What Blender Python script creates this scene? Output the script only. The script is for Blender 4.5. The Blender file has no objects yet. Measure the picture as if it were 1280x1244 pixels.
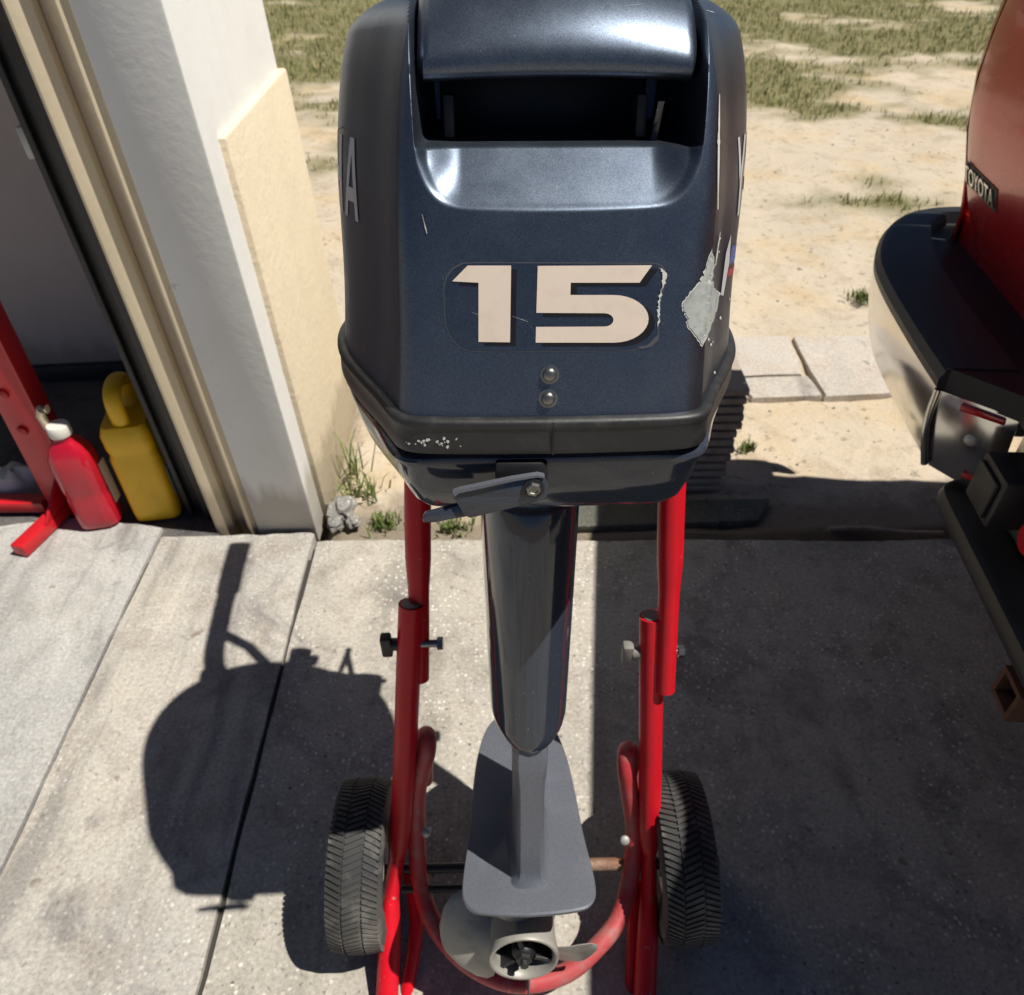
import bpy, bmesh, math, random
import numpy as np
from mathutils import Vector, Matrix, noise
from mathutils.bvhtree import BVHTree
from mathutils.geometry import tessellate_polygon

random.seed(7); rng = np.random.default_rng(7)
scene = bpy.context.scene
COL = scene.collection
R = math.radians

# ------------------------------------------------------------------ camera
FPX, CX, CY, H = 970.0, 640.0, 622.0, 1.40          # focal length in photo pixels, centre, eye height
PITCH, ROLL = R(40.94), R(1.28)
F0 = Vector((0, math.cos(PITCH), -math.sin(PITCH)))
U0 = Vector((0, math.sin(PITCH), math.cos(PITCH)))
R0 = Vector((1, 0, 0))
EYE = Vector((0, 0, H))
cam = bpy.data.cameras.new('camera'); camo = bpy.data.objects.new('camera', cam); COL.objects.link(camo)
ex = R0*math.cos(ROLL) - U0*math.sin(ROLL); ey = R0*math.sin(ROLL) + U0*math.cos(ROLL); ez = -F0
m4 = Matrix((ex, ey, ez)).transposed().to_4x4(); m4.translation = EYE
camo.matrix_world = m4
cam.sensor_width = 36; cam.lens = 36*FPX/1280; cam.clip_start = .02; cam.clip_end = 600
cam.dof.use_dof = True; cam.dof.focus_distance = .64; cam.dof.aperture_fstop = 11
scene.camera = camo

# ------------------------------------------------------------------ light
SUN = Vector((.495, -.088, 1)).normalized()           # towards the sun
world = bpy.data.worlds.new('World'); scene.world = world; world.use_nodes = True
wn = world.node_tree.nodes; wl = world.node_tree.links
sky = wn.new('ShaderNodeTexSky'); sky.sky_type = 'NISHITA'; sky.sun_disc = False
sky.sun_elevation = math.asin(SUN.z); sky.sun_rotation = math.atan2(SUN.x, SUN.y)
wl.new(sky.outputs[0], wn['Background'].inputs[0]); wn['Background'].inputs[1].default_value = .05
sky.air_density = .45; sky.dust_density = .2; sky.ozone_density = 3.0
sl = bpy.data.lights.new('sun', 'SUN'); sl.energy = 5.0; sl.angle = R(.53); sl.color = (1, .95, .87)
so = bpy.data.objects.new('sun', sl); COL.objects.link(so)
so.rotation_euler = SUN.to_track_quat('Z', 'Y').to_euler()
scene.view_settings.view_transform = 'Standard'; scene.view_settings.look = 'None'
scene.view_settings.exposure = .17; scene.view_settings.gamma = 1

scene.cycles.max_bounces = 6; scene.cycles.diffuse_bounces = 3; scene.cycles.glossy_bounces = 3; scene.cycles.transmission_bounces = 2
scene.cycles.caustics_reflective = False; scene.cycles.caustics_refractive = False

# ------------------------------------------------------------------ helpers
def ray(px, py):
    a = (px-CX)/FPX; b = (py-CY)/FPX
    dn = a*math.sin(ROLL)+b*math.cos(ROLL); rt = a*math.cos(ROLL)-b*math.sin(ROLL)
    return F0 + R0*rt - U0*dn
def onz(px, py, z=0): r = ray(px, py); return EYE + r*((z-H)/r.z)
def ony(px, py, y): r = ray(px, py); return EYE + r*(y/r.y)
def onplane(px, py, p, n): r = ray(px, py); return EYE + r*((p-EYE).dot(n)/r.dot(n))

def tag(o, label=None, cat=None, group=None, kind=None):
    if label: o['label'] = label
    if cat: o['category'] = cat
    if group: o['group'] = group
    if kind: o['kind'] = kind
    return o
def empty(name, loc=(0, 0, 0), rot=(0, 0, 0)):
    o = bpy.data.objects.new(name, None); o.empty_display_size = .05
    o.location = loc; o.rotation_euler = rot; COL.objects.link(o); return o
def wmat(o):
    m = Matrix.LocRotScale(o.location, o.rotation_euler, o.scale)
    return wmat(o.parent) @ m if o.parent else m
def mesh_obj(name, V, Fc, mat, parent=None, smooth=False, world_space=False, angle=None):
    if world_space and parent:
        inv = wmat(parent).inverted(); V = [inv @ Vector(v) for v in V]
    me = bpy.data.meshes.new(name); me.from_pydata([tuple(v) for v in V], [], Fc); me.update()
    if smooth or angle is not None: me.polygons.foreach_set('use_smooth', [True]*len(me.polygons))
    if angle is not None: me.set_sharp_from_angle(angle=R(angle))
    if mat: me.materials.append(mat)
    o = bpy.data.objects.new(name, me); COL.objects.link(o)
    if parent: o.parent = parent
    return o
def bm_obj(name, bm, mat, parent=None, smooth=False, world_space=False, angle=None):
    if world_space and parent: bmesh.ops.transform(bm, matrix=wmat(parent).inverted(), verts=bm.verts)
    bmesh.ops.recalc_face_normals(bm, faces=bm.faces)
    me = bpy.data.meshes.new(name); bm.to_mesh(me); bm.free()
    if smooth or angle is not None: me.polygons.foreach_set('use_smooth', [True]*len(me.polygons))
    if angle is not None: me.set_sharp_from_angle(angle=R(angle))
    if mat: me.materials.append(mat)
    o = bpy.data.objects.new(name, me); COL.objects.link(o)
    if parent: o.parent = parent
    return o
def box_bm(lo, hi, bev=0, seg=2, bm=None):
    b = bmesh.new()
    bmesh.ops.create_cube(b, size=1)
    for v in b.verts:
        v.co = Vector([(lo[i]+hi[i])/2 + v.co[i]*(hi[i]-lo[i]) for i in range(3)])
    if bev: bmesh.ops.bevel(b, geom=b.edges[:], offset=bev, segments=seg, profile=.5, affect='EDGES')
    if bm is None: return b
    tmp = bpy.data.meshes.new('t'); b.to_mesh(tmp); b.free(); bm.from_mesh(tmp); bpy.data.meshes.remove(tmp); return bm
def box(name, lo, hi, mat, parent=None, bev=0, ws=False, seg=2):
    return bm_obj(name, box_bm(lo, hi, bev, seg), mat, parent, world_space=ws, angle=40 if bev else None)
def loft(rings, cap=True, closed=True):
    V = [Vector(p) for r in rings for p in r]; n = len(rings[0]); Fc = []
    for i in range(len(rings)-1):
        for j in range(n if closed else n-1):
            k = (j+1) % n
            Fc.append((i*n+j, i*n+k, (i+1)*n+k, (i+1)*n+j))
    if cap: Fc.append(tuple(range(n))[::-1]); Fc.append(tuple((len(rings)-1)*n+j for j in range(n)))
    return V, Fc
def loft_obj(name, rings, mat, parent=None, cap=True, closed=True, angle=35, ws=False):
    V, Fc = loft(rings, cap, closed); bm = bmesh.new()
    bv = [bm.verts.new(v) for v in V]
    for f in Fc:
        try: bm.faces.new([bv[i] for i in f])
        except ValueError: pass
    bmesh.ops.remove_doubles(bm, verts=bm.verts, dist=1e-6)
    return bm_obj(name, bm, mat, parent, world_space=ws, angle=angle)
def spline(P, n, closed=False):
    P = [Vector(p) for p in P]; out = []
    N = len(P); segs = N if closed else N-1
    for i in range(segs):
        if closed: a, b, c, d = P[(i-1) % N], P[i], P[(i+1) % N], P[(i+2) % N]
        else: a, b, c, d = P[max(i-1, 0)], P[i], P[i+1], P[min(i+2, N-1)]
        for k in range(n):
            t = k/n
            out.append(.5*((2*b)+(c-a)*t+(2*a-5*b+4*c-d)*t*t+(3*b-a-3*c+d)*t**3))
    if not closed: out.append(P[-1].copy())
    return out
def tube_rings(path, rad, seg=14, ref=Vector((1, 0, 0))):
    """rad: number or function(i)->(r_along_ref, r_across); ref None = parallel transport"""
    rings = []; n = len(path); last = None
    for i, p in enumerate(path):
        t = (path[min(i+1, n-1)]-path[max(i-1, 0)]).normalized()
        if ref is None: r_ = last if last is not None else t.orthogonal()
        else: r_ = ref
        u = (r_ - t*r_.dot(t))
        u = u.normalized() if u.length > 1e-4 else t.orthogonal().normalized()
        last = u; v = t.cross(u)
        ra, rb = rad(i) if callable(rad) else (rad, rad)
        rings.append([p+u*math.cos(a)*ra+v*math.sin(a)*rb for a in [2*math.pi*k/seg for k in range(seg)]])
    return rings
def tube(name, path, rad, mat, parent=None, seg=14, ref=Vector((1, 0, 0)), ws=False, cap=True):
    return loft_obj(name, tube_rings(path, rad, seg, ref), mat, parent, cap=cap, angle=50, ws=ws)
def lathe_rings(prof, axis_o, axis, seg=24):
    axis = Vector(axis).normalized(); u = axis.orthogonal().normalized(); v = axis.cross(u); o = Vector(axis_o)
    return [[o+axis*h+(u*math.cos(a)+v*math.sin(a))*r for a in [2*math.pi*k/seg for k in range(seg)]] for r, h in prof]
def lathe(name, prof, o, axis, mat, parent=None, seg=24, cap=True, angle=40, ws=False):
    return loft_obj(name, lathe_rings(prof, o, axis, seg), mat, parent, cap=cap, angle=angle, ws=ws)
def prism(name, poly, depth, mat, parent=None, bev=0, ws=False):
    """poly: list of 3-D points (planar), extruded by vector depth"""
    bm = bmesh.new(); d = Vector(depth)
    a = [bm.verts.new(Vector(p)) for p in poly]; b = [bm.verts.new(Vector(p)+d) for p in poly]; n = len(poly)
    bm.faces.new(a); bm.faces.new(b[::-1])
    for i in range(n): bm.faces.new((a[i], b[i], b[(i+1) % n], a[(i+1) % n]))
    if bev: bmesh.ops.bevel(bm, geom=bm.edges[:], offset=bev, segments=2, profile=.5, affect='EDGES')
    return bm_obj(name, bm, mat, parent, world_space=ws, angle=40)
def sstep(a, b, x):
    t = min(1, max(0, (x-a)/(b-a))); return t*t*(3-2*t)

# ------------------------------------------------------------------ materials
class NT:
    def __init__(s, name):
        s.m = bpy.data.materials.new(name); s.m.use_nodes = True
        s.t = s.m.node_tree; s.b = s.t.nodes['Principled BSDF']; s.out = s.t.nodes['Material Output']
        s.co = s.t.nodes.new('ShaderNodeTexCoord').outputs['Object']
    def n(s, ty, **k):
        nd = s.t.nodes.new(ty)
        for a, v in k.items():
            if a.startswith('i_'):
                key = a[2:]; key = int(key) if key.isdigit() else key.replace('_', ' ')
                if isinstance(v, bpy.types.NodeSocket): s.t.links.new(v, nd.inputs[key])
                else: nd.inputs[key].default_value = v
            else: setattr(nd, a, v)
        return nd
    def noise(s, scale, detail=4, rough=.55, vec=None, dist=0):
        return s.n('ShaderNodeTexNoise', i_Scale=scale, i_Detail=min(detail, 4), i_Roughness=rough, i_Distortion=dist, i_Vector=vec or s.co).outputs['Fac']
    def ramp(s, fac, stops, interp='LINEAR'):
        r = s.n('ShaderNodeValToRGB', i_Fac=fac); e = r.color_ramp.elements; r.color_ramp.interpolation = interp
        while len(e) < len(stops): e.new(.5)
        for el, (p, c) in zip(e, stops):
            el.position = p; el.color = (*c, 1) if len(c) == 3 else c
        return r.outputs['Color']
    def g(s, fac, a, b): return s.ramp(fac, [(a, (0, 0, 0)), (b, (1, 1, 1))])
    def mix(s, fac, a, b, mode='MIX'):
        nd = s.n('ShaderNodeMix', data_type='RGBA', blend_type=mode)
        for k, v in ((0, fac), (6, a), (7, b)):
            if isinstance(v, bpy.types.NodeSocket): s.t.links.new(v, nd.inputs[k])
            else: nd.inputs[k].default_value = v if k == 0 else (*v, 1)
        return nd.outputs[2]
    def math(s, op, a, b=0.0):
        nd = s.n('ShaderNodeMath', operation=op)
        for k, v in ((0, a), (1, b)):
            if isinstance(v, bpy.types.NodeSocket): s.t.links.new(v, nd.inputs[k])
            else: nd.inputs[k].default_value = v
        return nd.outputs[0]
    def bump(s, h, strength=.3, dist=.002, normal=None):
        nd = s.n('ShaderNodeBump', i_Strength=strength, i_Distance=dist, i_Height=h)
        if normal: s.t.links.new(normal, nd.inputs['Normal'])
        s.t.links.new(nd.outputs[0], s.b.inputs['Normal']); return nd.outputs[0]
    def set(s, **k):
        for a, v in k.items():
            key = a.replace('_', ' ')
            if isinstance(v, bpy.types.NodeSocket): s.t.links.new(v, s.b.inputs[key])
            else: s.b.inputs[key].default_value = (*v, 1) if isinstance(v, tuple) and len(v) == 3 else v
        return s.m

def paint(name, col, rough=.35, metal=0., coat=0., dirt=.25, dirtcol=None, scale=30, bump=.02, scratch=0, spec=.5, chips=0):
    t = NT(name); n1 = t.noise(scale, 6, .65); n2 = t.noise(scale*.17, 4)
    dc = dirtcol or tuple(c*.55+.02 for c in col)
    c = t.mix(t.math('MULTIPLY', t.g(n1, .5, .75), dirt), col, dc)
    c = t.mix(t.math('MULTIPLY', t.g(n2, .45, .8), dirt*.7), c, dc)
    r = t.math('ADD', t.math('MULTIPLY', n1, .25), rough-.12)
    if scratch:
        v = t.n('ShaderNodeMapping', i_Vector=t.co, i_Scale=(1, 1, .06)).outputs[0]
        sc = t.g(t.noise(190, 2, .5, v), .74, .78)
        c = t.mix(t.math('MULTIPLY', sc, scratch), c, (.5, .5, .48))
    if chips:
        ch = t.math('MULTIPLY', t.g(t.noise(70, 4, .7), .655, .67), t.g(t.noise(9, 2), .47, .56))
        c = t.mix(t.math('MULTIPLY', ch, chips), c, (.30, .24, .20))
    t.bump(n1, bump, .002)
    return t.set(Base_Color=c, Roughness=r, Metallic=metal, Coat_Weight=coat, Coat_Roughness=.12, Specular_IOR_Level=spec)

def flake_paint(name, col, metal, rough, coat, dusty=.22, coatr=.12):
    t = NT(name)
    fl = t.n('ShaderNodeTexVoronoi', i_Scale=2300., i_Vector=t.co).outputs['Color']
    sep = t.n('ShaderNodeSeparateColor', i_Color=fl).outputs[0]
    c = t.mix(sep, tuple(x*.72 for x in col), tuple(min(1, x*1.45) for x in col))
    d = t.noise(22, 5, .7); d2 = t.noise(5, 2)
    dust = t.math('MULTIPLY', t.g(d, .52, .80), t.math('MULTIPLY', d2, dusty))
    c = t.mix(dust, c, (.30, .29, .27))
    specks = t.g(t.noise(330, 1, .5), .76, .80)
    c = t.mix(t.math('MULTIPLY', specks, .35), c, (.5, .48, .44))
    t.t.links.new(t.math('MULTIPLY', t.math('SUBTRACT', 1.0, dust), metal), t.b.inputs['Metallic'])
    r = t.math('ADD', t.math('MULTIPLY', d, .2 if rough > .15 else .08), rough-.1 if rough > .15 else rough-.03)
    return t.set(Base_Color=c, Roughness=r, Coat_Weight=coat, Coat_Roughness=coatr, Specular_IOR_Level=.25 if rough > .15 else .5)

M = {}
M['cowl'] = flake_paint('cowl_paint', (.108, .133, .174), .90, .37, .0, .10)
M['casing'] = flake_paint('casing_paint', (.034, .042, .060), .10, .10, .30, .02, .03)
M['plate'] = flake_paint('plate_paint', (.135, .145, .170), .30, .42, .08)
M['cream'] = paint('cream_vinyl', (.78, .66, .55), .42, dirt=.35, dirtcol=(.58, .48, .40), scale=60)
M['black'] = paint('black_vinyl', (.006, .006, .008), .45, dirt=.1)
M['film'] = paint('clear_film_edge', (.105, .112, .118), .40, metal=.3, dirt=.5, dirtcol=(.025, .03, .035), scale=70)
M['film_in'] = flake_paint('clear_film', (.094, .117, .155), .90, .34, .0, .10)
M['white_chip'] = paint('primer_chip', (.62, .61, .56), .6, dirt=.6, dirtcol=(.36, .38, .36), scale=90)
M['bare'] = paint('bare_primer', (.40, .425, .40), .5, dirt=.95, dirtcol=(.20, .225, .22), scale=75)
M['white_vinyl'] = paint('silver_vinyl', (.55, .55, .55), .4)
M['blue_vinyl'] = paint('blue_vinyl', (.03, .07, .33), .35)
M['red_vinyl'] = paint('red_vinyl', (.35, .02, .04), .4)
M['rubber'] = paint('rubber', (.016, .017, .018), .48, dirt=.7, dirtcol=(.055, .054, .052), scale=40, bump=.25)
M['dark'] = paint('dark_plastic', (.010, .010, .012), .5, dirt=.2)
M['steel'] = paint('screw_steel', (.26, .26, .25), .35, metal=.9, dirt=.7, dirtcol=(.1, .09, .08), scale=160)
M['prop'] = paint('prop_aluminium', (.36, .345, .31), .45, metal=.2, dirt=.8, dirtcol=(.22, .21, .18), scale=35, scratch=.3)
M['red'] = paint('red_enamel', (.60, .007, .018), .38, coat=.0, dirt=.35, dirtcol=(.34, .02, .024), scale=38, scratch=.2, chips=.8, spec=.28)
M['red_dull'] = paint('red_worn_enamel', (.50, .035, .045), .48, dirt=.8, dirtcol=(.34, .19, .17), scale=28, chips=.9)
M['knob'] = paint('knob_plastic', (.02, .02, .02), .55)
M['knob_grey'] = paint('knob_grey_plastic', (.20, .19, .17), .6)
M['rust'] = paint('rusty_rod', (.23, .12, .07), .7, metal=.3, dirt=.9, dirtcol=(.42, .33, .25), scale=60)
M['rod'] = paint('black_rod', (.02, .02, .02), .45)
M['tyre'] = paint('tyre_rubber', (.034, .034, .034), .75, dirt=.9, dirtcol=(.19, .18, .16), scale=22, bump=.3)
M['rim'] = paint('wheel_rim', (.45, .45, .43), .45, metal=.3)
M['wood'] = paint('transom_wood', (.18, .11, .06), .7, dirt=.6)

def concrete(name, c1, c2, agg=.6, stain=(.20, .175, .14), crack=0, streak=.5):
    t = NT(name)
    big = t.noise(1.7, 4, .62); mid = t.noise(9, 4, .65, dist=.3); fine = t.noise(130, 3, .65)
    c = t.mix(t.g(big, .36, .66), c1, c2)
    c = t.mix(t.math('MULTIPLY', t.g(mid, .48, .70), .60), c, stain)
    lv = t.n('ShaderNodeMapping', i_Vector=t.co, i_Scale=(4.2, .55, 1)).outputs[0]
    lon = t.noise(1.6, 4, .65, lv, .5)                       # wear running along the drive
    c = t.mix(t.math('MULTIPLY', t.g(lon, .52, .64), streak), c, tuple(x*.50 for x in c2))
    c = t.mix(t.math('MULTIPLY', t.ramp(lon, [(.30, (1, 1, 1)), (.42, (0, 0, 0))]), streak*.7), c, tuple(min(1, x*1.28) for x in c1))
    sp = t.noise(3.1, 4, .7, dist=.8)
    c = t.mix(t.math('MULTIPLY', t.g(sp, .55, .67), .60), c, (.15, .14, .135))
    spots = t.g(t.noise(17, 2, .5), .72, .75)
    c = t.mix(t.math('MULTIPLY', spots, .55), c, (.15, .10, .065))
    vo = t.n('ShaderNodeTexVoronoi', i_Scale=105., i_Vector=t.co)
    col = t.n('ShaderNodeSeparateColor', i_Color=vo.outputs['Color'])
    stone = t.math('MULTIPLY', t.g(col.outputs[0], .45, .52), t.ramp(vo.outputs['Distance'], [(.24, (1, 1, 1)), (.42, (0, 0, 0))]))
    stone = t.math('MULTIPLY', stone, t.g(t.noise(4.2, 3, .6), .38, .56))
    sc = t.ramp(col.outputs[1], [(0, (.70, .66, .58)), (.4, (.46, .40, .32)), (.75, (.78, .76, .71)), (1, (.10, .09, .085))])
    c = t.mix(t.math('MULTIPLY', stone, agg), c, sc)
    pit = t.math('MULTIPLY', t.g(t.noise(75, 3, .6), .62, .70), .5*agg+.12)
    c = t.mix(pit, c, (.10, .095, .085))
    c = t.mix(.45, c, t.ramp(fine, [(.3, (.25, .25, .25)), (.7, (.75, .75, .75))]), 'OVERLAY')
    if crack:
        wv = t.n('ShaderNodeMix', data_type='VECTOR', i_0=.16, i_4=t.co, i_5=t.n('ShaderNodeTexNoise', i_Scale=3.2, i_Detail=4.0, i_Vector=t.co).outputs['Color']).outputs[1]
        ve = t.n('ShaderNodeTexVoronoi', feature='DISTANCE_TO_EDGE', i_Scale=1.15, i_Vector=wv).outputs['Distance']
        ck = t.math('MULTIPLY', t.ramp(ve, [(.0035, (1, 1, 1)), (.0075, (0, 0, 0))]), t.g(t.noise(1.3, 2), .46, .54))
        c = t.mix(t.math('MULTIPLY', ck, crack), c, (.08, .07, .06))
    h = t.math('ADD', t.math('MULTIPLY', fine, .6), t.math('MULTIPLY', pit, -.8))
    t.bump(h, .5, .004)
    return t.set(Base_Color=c, Roughness=.85, Specular_IOR_Level=.3)
M['conc'] = concrete('driveway_concrete', (.47, .435, .37), (.38, .355, .31), 1.0, streak=.35)
M['conc_smooth'] = concrete('smooth_concrete', (.46, .45, .42), (.36, .36, .35), .3, (.26, .25, .225), .9, .65)
M['conc_mid'] = concrete('strip_concrete', (.50, .46, .39), (.40, .385, .355), .5, (.26, .215, .175), .9, .65)
M['joint'] = paint('joint_dirt', (.045, .042, .034), .95, dirt=.6, bump=.4)
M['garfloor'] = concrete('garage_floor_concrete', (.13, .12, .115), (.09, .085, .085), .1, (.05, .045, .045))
M['paver'] = concrete('paver_concrete', (.52, .47, .41), (.46, .42, .37), .1, (.46, .37, .29), streak=.1)
M['old_slab'] = concrete('mossy_slab', (.13, .13, .105), (.10, .10, .085), .2, (.06, .07, .045))
M['rubble'] = concrete('rubble_concrete', (.36, .35, .32), (.24, .24, .23), .7)

def stucco(name, col, dirtcol, lump=.35):
    t = NT(name); a = t.noise(60, 5, .6); b = t.noise(4, 5, .6); v = t.n('ShaderNodeMapping', i_Vector=t.co, i_Scale=(1, 1, .12)).outputs[0]
    st = t.noise(14, 4, .6, v)
    c = t.mix(t.math('MULTIPLY', t.g(b, .42, .72), .45), col, dirtcol)
    c = t.mix(t.math('MULTIPLY', t.g(st, .52, .75), .30), c, dirtcol)
    c = t.mix(t.math('MULTIPLY', t.g(t.noise(38, 4, .7), .66, .72), .35), c, tuple(x*.5 for x in dirtcol))
    zc = t.n('ShaderNodeSeparateXYZ', i_0=t.co).outputs[2]
    spl = t.ramp(t.math('ADD', zc, t.math('MULTIPLY', st, -.22)), [(0, (1, 1, 1)), (.06, (0, 0, 0))])
    c = t.mix(t.math('MULTIPLY', spl, .55), c, (.33, .27, .19))
    t.bump(t.math('ADD', a, t.math('MULTIPLY', t.noise(18, 3), .8)), lump, .004)
    return t.set(Base_Color=c, Roughness=.85, Specular_IOR_Level=.25)
M['wall_white'] = stucco('white_wall_paint', (.88, .88, .845), (.78, .775, .73), .16)
M['wall_cream'] = stucco('cream_wall_paint', (.76, .66, .48), (.64, .55, .40), .6)
M['trim'] = stucco('cream_trim_paint', (.84, .72, .51), (.70, .58, .40), .12)
M['trim_tan'] = stucco('tan_trim_paint', (.60, .50, .38), (.48, .40, .30), .12)
M['seal'] = paint('weather_seal', (.016, .016, .017), .5, dirt=.6, dirtcol=(.05, .05, .05), scale=14)
M['inner'] = stucco('inner_drywall', (.52, .45, .42), (.43, .37, .35), .1)

def sand():
    t = NT('sand'); big = t.noise(.9, 6, .6); mid = t.noise(7, 7, .68, dist=.4); fine = t.noise(160, 4, .7)
    c = t.mix(t.g(big, .35, .68), (.57, .485, .37), (.52, .455, .36))
    c = t.mix(t.math('MULTIPLY', t.g(t.noise(2.2, 5, .6), .50, .64), .75), c, (.55, .43, .27))
    c = t.mix(t.math('MULTIPLY', t.g(mid, .52, .70), .55), c, (.36, .285, .20))
    c = t.mix(t.math('MULTIPLY', t.g(t.noise(26, 5, .7), .58, .68), .6), c, (.15, .12, .085))
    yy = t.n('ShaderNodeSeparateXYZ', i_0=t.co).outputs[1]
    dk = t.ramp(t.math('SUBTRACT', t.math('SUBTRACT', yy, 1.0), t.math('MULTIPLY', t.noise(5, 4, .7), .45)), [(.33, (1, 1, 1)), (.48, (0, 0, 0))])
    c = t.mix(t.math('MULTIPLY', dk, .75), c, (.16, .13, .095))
    at = t.n('ShaderNodeAttribute', attribute_name='cover').outputs['Fac']
    c = t.mix(t.math('MULTIPLY', at, .92), c, t.mix(t.g(t.noise(11, 5, .7), .35, .65), (.125, .125, .045), (.23, .205, .10)))
    c = t.mix(.28, c, t.ramp(fine, [(.3, (.25, .25, .25)), (.7, (.75, .75, .75))]), 'OVERLAY')
    t.bump(t.math('ADD', t.math('MULTIPLY', mid, 2.), t.math('MULTIPLY', fine, .5)), .6, .012)
    return t.set(Base_Color=c, Roughness=.95, Specular_IOR_Level=.15)
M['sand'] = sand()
def leafmat(name, dry=False):
    t = NT(name); c = t.n('ShaderNodeAttribute', attribute_name='tint').outputs['Color']
    return t.set(Base_Color=c, Roughness=.6, Specular_IOR_Level=.25)
M['grass'] = leafmat('grass_blade'); M['weed'] = paint('weed_leaf', (.10, .16, .035), .5, dirt=.6, dirtcol=(.20, .19, .06), scale=50)

# ------------------------------------------------------------------ ground (one sheet with grass cover baked as an attribute)
def cover(x, y):
    n = noise.noise((x*.75+3.1, y*1.25, 0)) + .55*noise.noise((x*2.3, y*3.6+9, 2)) + .3*noise.noise((x*6, y*9, 5))
    base = -0.85 + .42*(y-3.0) if y < 5.8 else .33+.20*(y-5.8)
    return max(0, min(1, (n*1.25+base)*1.5+.1))
def build_ground():
    xs = np.unique(np.concatenate([np.linspace(-250, -8, 14), np.linspace(-8, -3, 26), np.linspace(-3, 6, 226), np.linspace(6, 12, 31), np.linspace(12, 250, 14)]))
    ys = np.unique(np.concatenate([np.linspace(-250, -3, 14), np.linspace(-3, 1.2, 12), np.linspace(1.2, 3.2, 81), np.linspace(3.2, 12, 176), np.linspace(12, 22, 31), np.linspace(22, 400, 14)]))
    nx, ny = len(xs), len(ys); V = np.zeros((ny, nx, 3)); cv = np.zeros((ny, nx))
    for j, y in enumerate(ys):
        for i, x in enumerate(xs):
            z = -.03
            if 1.2 < y < 22 and -3 < x < 12:
                z += .022*noise.noise((x*1.7, y*1.7, 0)) + .012*noise.noise((x*6, y*6, 3)) + .006*noise.noise((x*17, y*17, 4))
                cv[j, i] = cover(x, y) if x > -.45 or y > 2.6 else 0
            else: cv[j, i] = 1 if y > 20 or abs(x) > 12 else 0
            if y < 1.47 or (x < -.50 and y < 2.6): z = -.09
            V[j, i] = (x, y, z)
    idx = np.arange(nx*ny).reshape(ny, nx)
    q = np.stack([idx[:-1, :-1], idx[:-1, 1:], idx[1:, 1:], idx[1:, :-1]], -1).reshape(-1, 4)
    me = bpy.data.meshes.new('ground'); me.from_pydata(V.reshape(-1, 3).tolist(), [], q.tolist())
    a = me.attributes.new('cover', 'FLOAT', 'POINT'); a.data.foreach_set('value', cv.reshape(-1).astype(np.float32))
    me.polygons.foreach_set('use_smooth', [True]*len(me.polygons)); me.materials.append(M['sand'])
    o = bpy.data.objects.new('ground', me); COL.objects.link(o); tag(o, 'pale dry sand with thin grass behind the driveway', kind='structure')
build_ground()

# driveway: dark joint bed with three slabs on it
drive = box('driveway', (-3.2, -4, -.10), (4.5, 1.40, -.010), M['joint']); tag(drive, 'concrete driveway under the cart and the truck', kind='structure')
def slab(x0, x1, y1a, y1b, mat, jag=.006, n=60, seed=0):
    """slab with a slightly broken far edge and worn long edges"""
    rows = []; y0 = -4.0
    ys = [y0, -1.5, -.5, 0] + [i*.05 for i in range(1, 27)]
    bm = bmesh.new(); pts = []
    left = [(x0+.006*noise.noise((0, y*5, seed))+.003*noise.noise((0, y*23, seed)), y) for y in ys]
    right = [(x1+.006*noise.noise((4, y*5, seed))+.003*noise.noise((4, y*23, seed)), y) for y in ys]
    far = []
    for i in range(n+1):
        u = i/n; x = x0+(x1-x0)*u
        far.append((x, y1a+(y1b-y1a)*u+jag*2*noise.noise((x*3, 1, seed))+jag*noise.noise((x*19, 2, seed))))
    loop = left + far + right[::-1]
    top = [bm.verts.new((x, y, 0)) for x, y in loop]; low = [bm.verts.new((x, y, -.09)) for x, y in loop]
    bm.faces.new(top)
    for i in range(len(loop)):
        k = (i+1) % len(loop); bm.faces.new((top[i], low[i], low[k], top[k]))
    e = [ed for ed in bm.edges if all(abs(v.co.z) < 1e-6 for v in ed.verts)]
    bmesh.ops.bevel(bm, geom=e, offset=.004, segments=2, profile=.5, affect='EDGES')
    bmesh.ops.triangulate(bm, faces=[f for f in bm.faces if len(f.verts) > 4])
    return bm_obj('slab', bm, mat, drive, angle=30)
slab(-.512, 4.4, 1.462, 1.30, M['conc'], seed=1, n=160)
slab(-.926, -.523, 1.485, 1.490, M['conc_mid'], seed=2)
slab(-3.1, -.9345, 1.63, 1.535, M['conc_smooth'], jag=.022, seed=3)

# ------------------------------------------------------------------ garage
gar = empty('garage_building', (-.53, 1.50, 0), (0, R(-1.74), 0))
tag(gar, 'white and cream stuccoed garage corner beside an open doorway', 'garage')
def gbox(name, x0, x1, y0, y1, z0, z1, mat, bev=.004):
    return box(name, (x0+.53, y0-1.5, z0), (x1+.53, y1-1.5, z1), mat, gar, bev=bev)
gbox('corner_pier', -.675, -.520, 1.505, 2.13, -.05, 2.7, M['wall_white'], .006)
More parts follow.
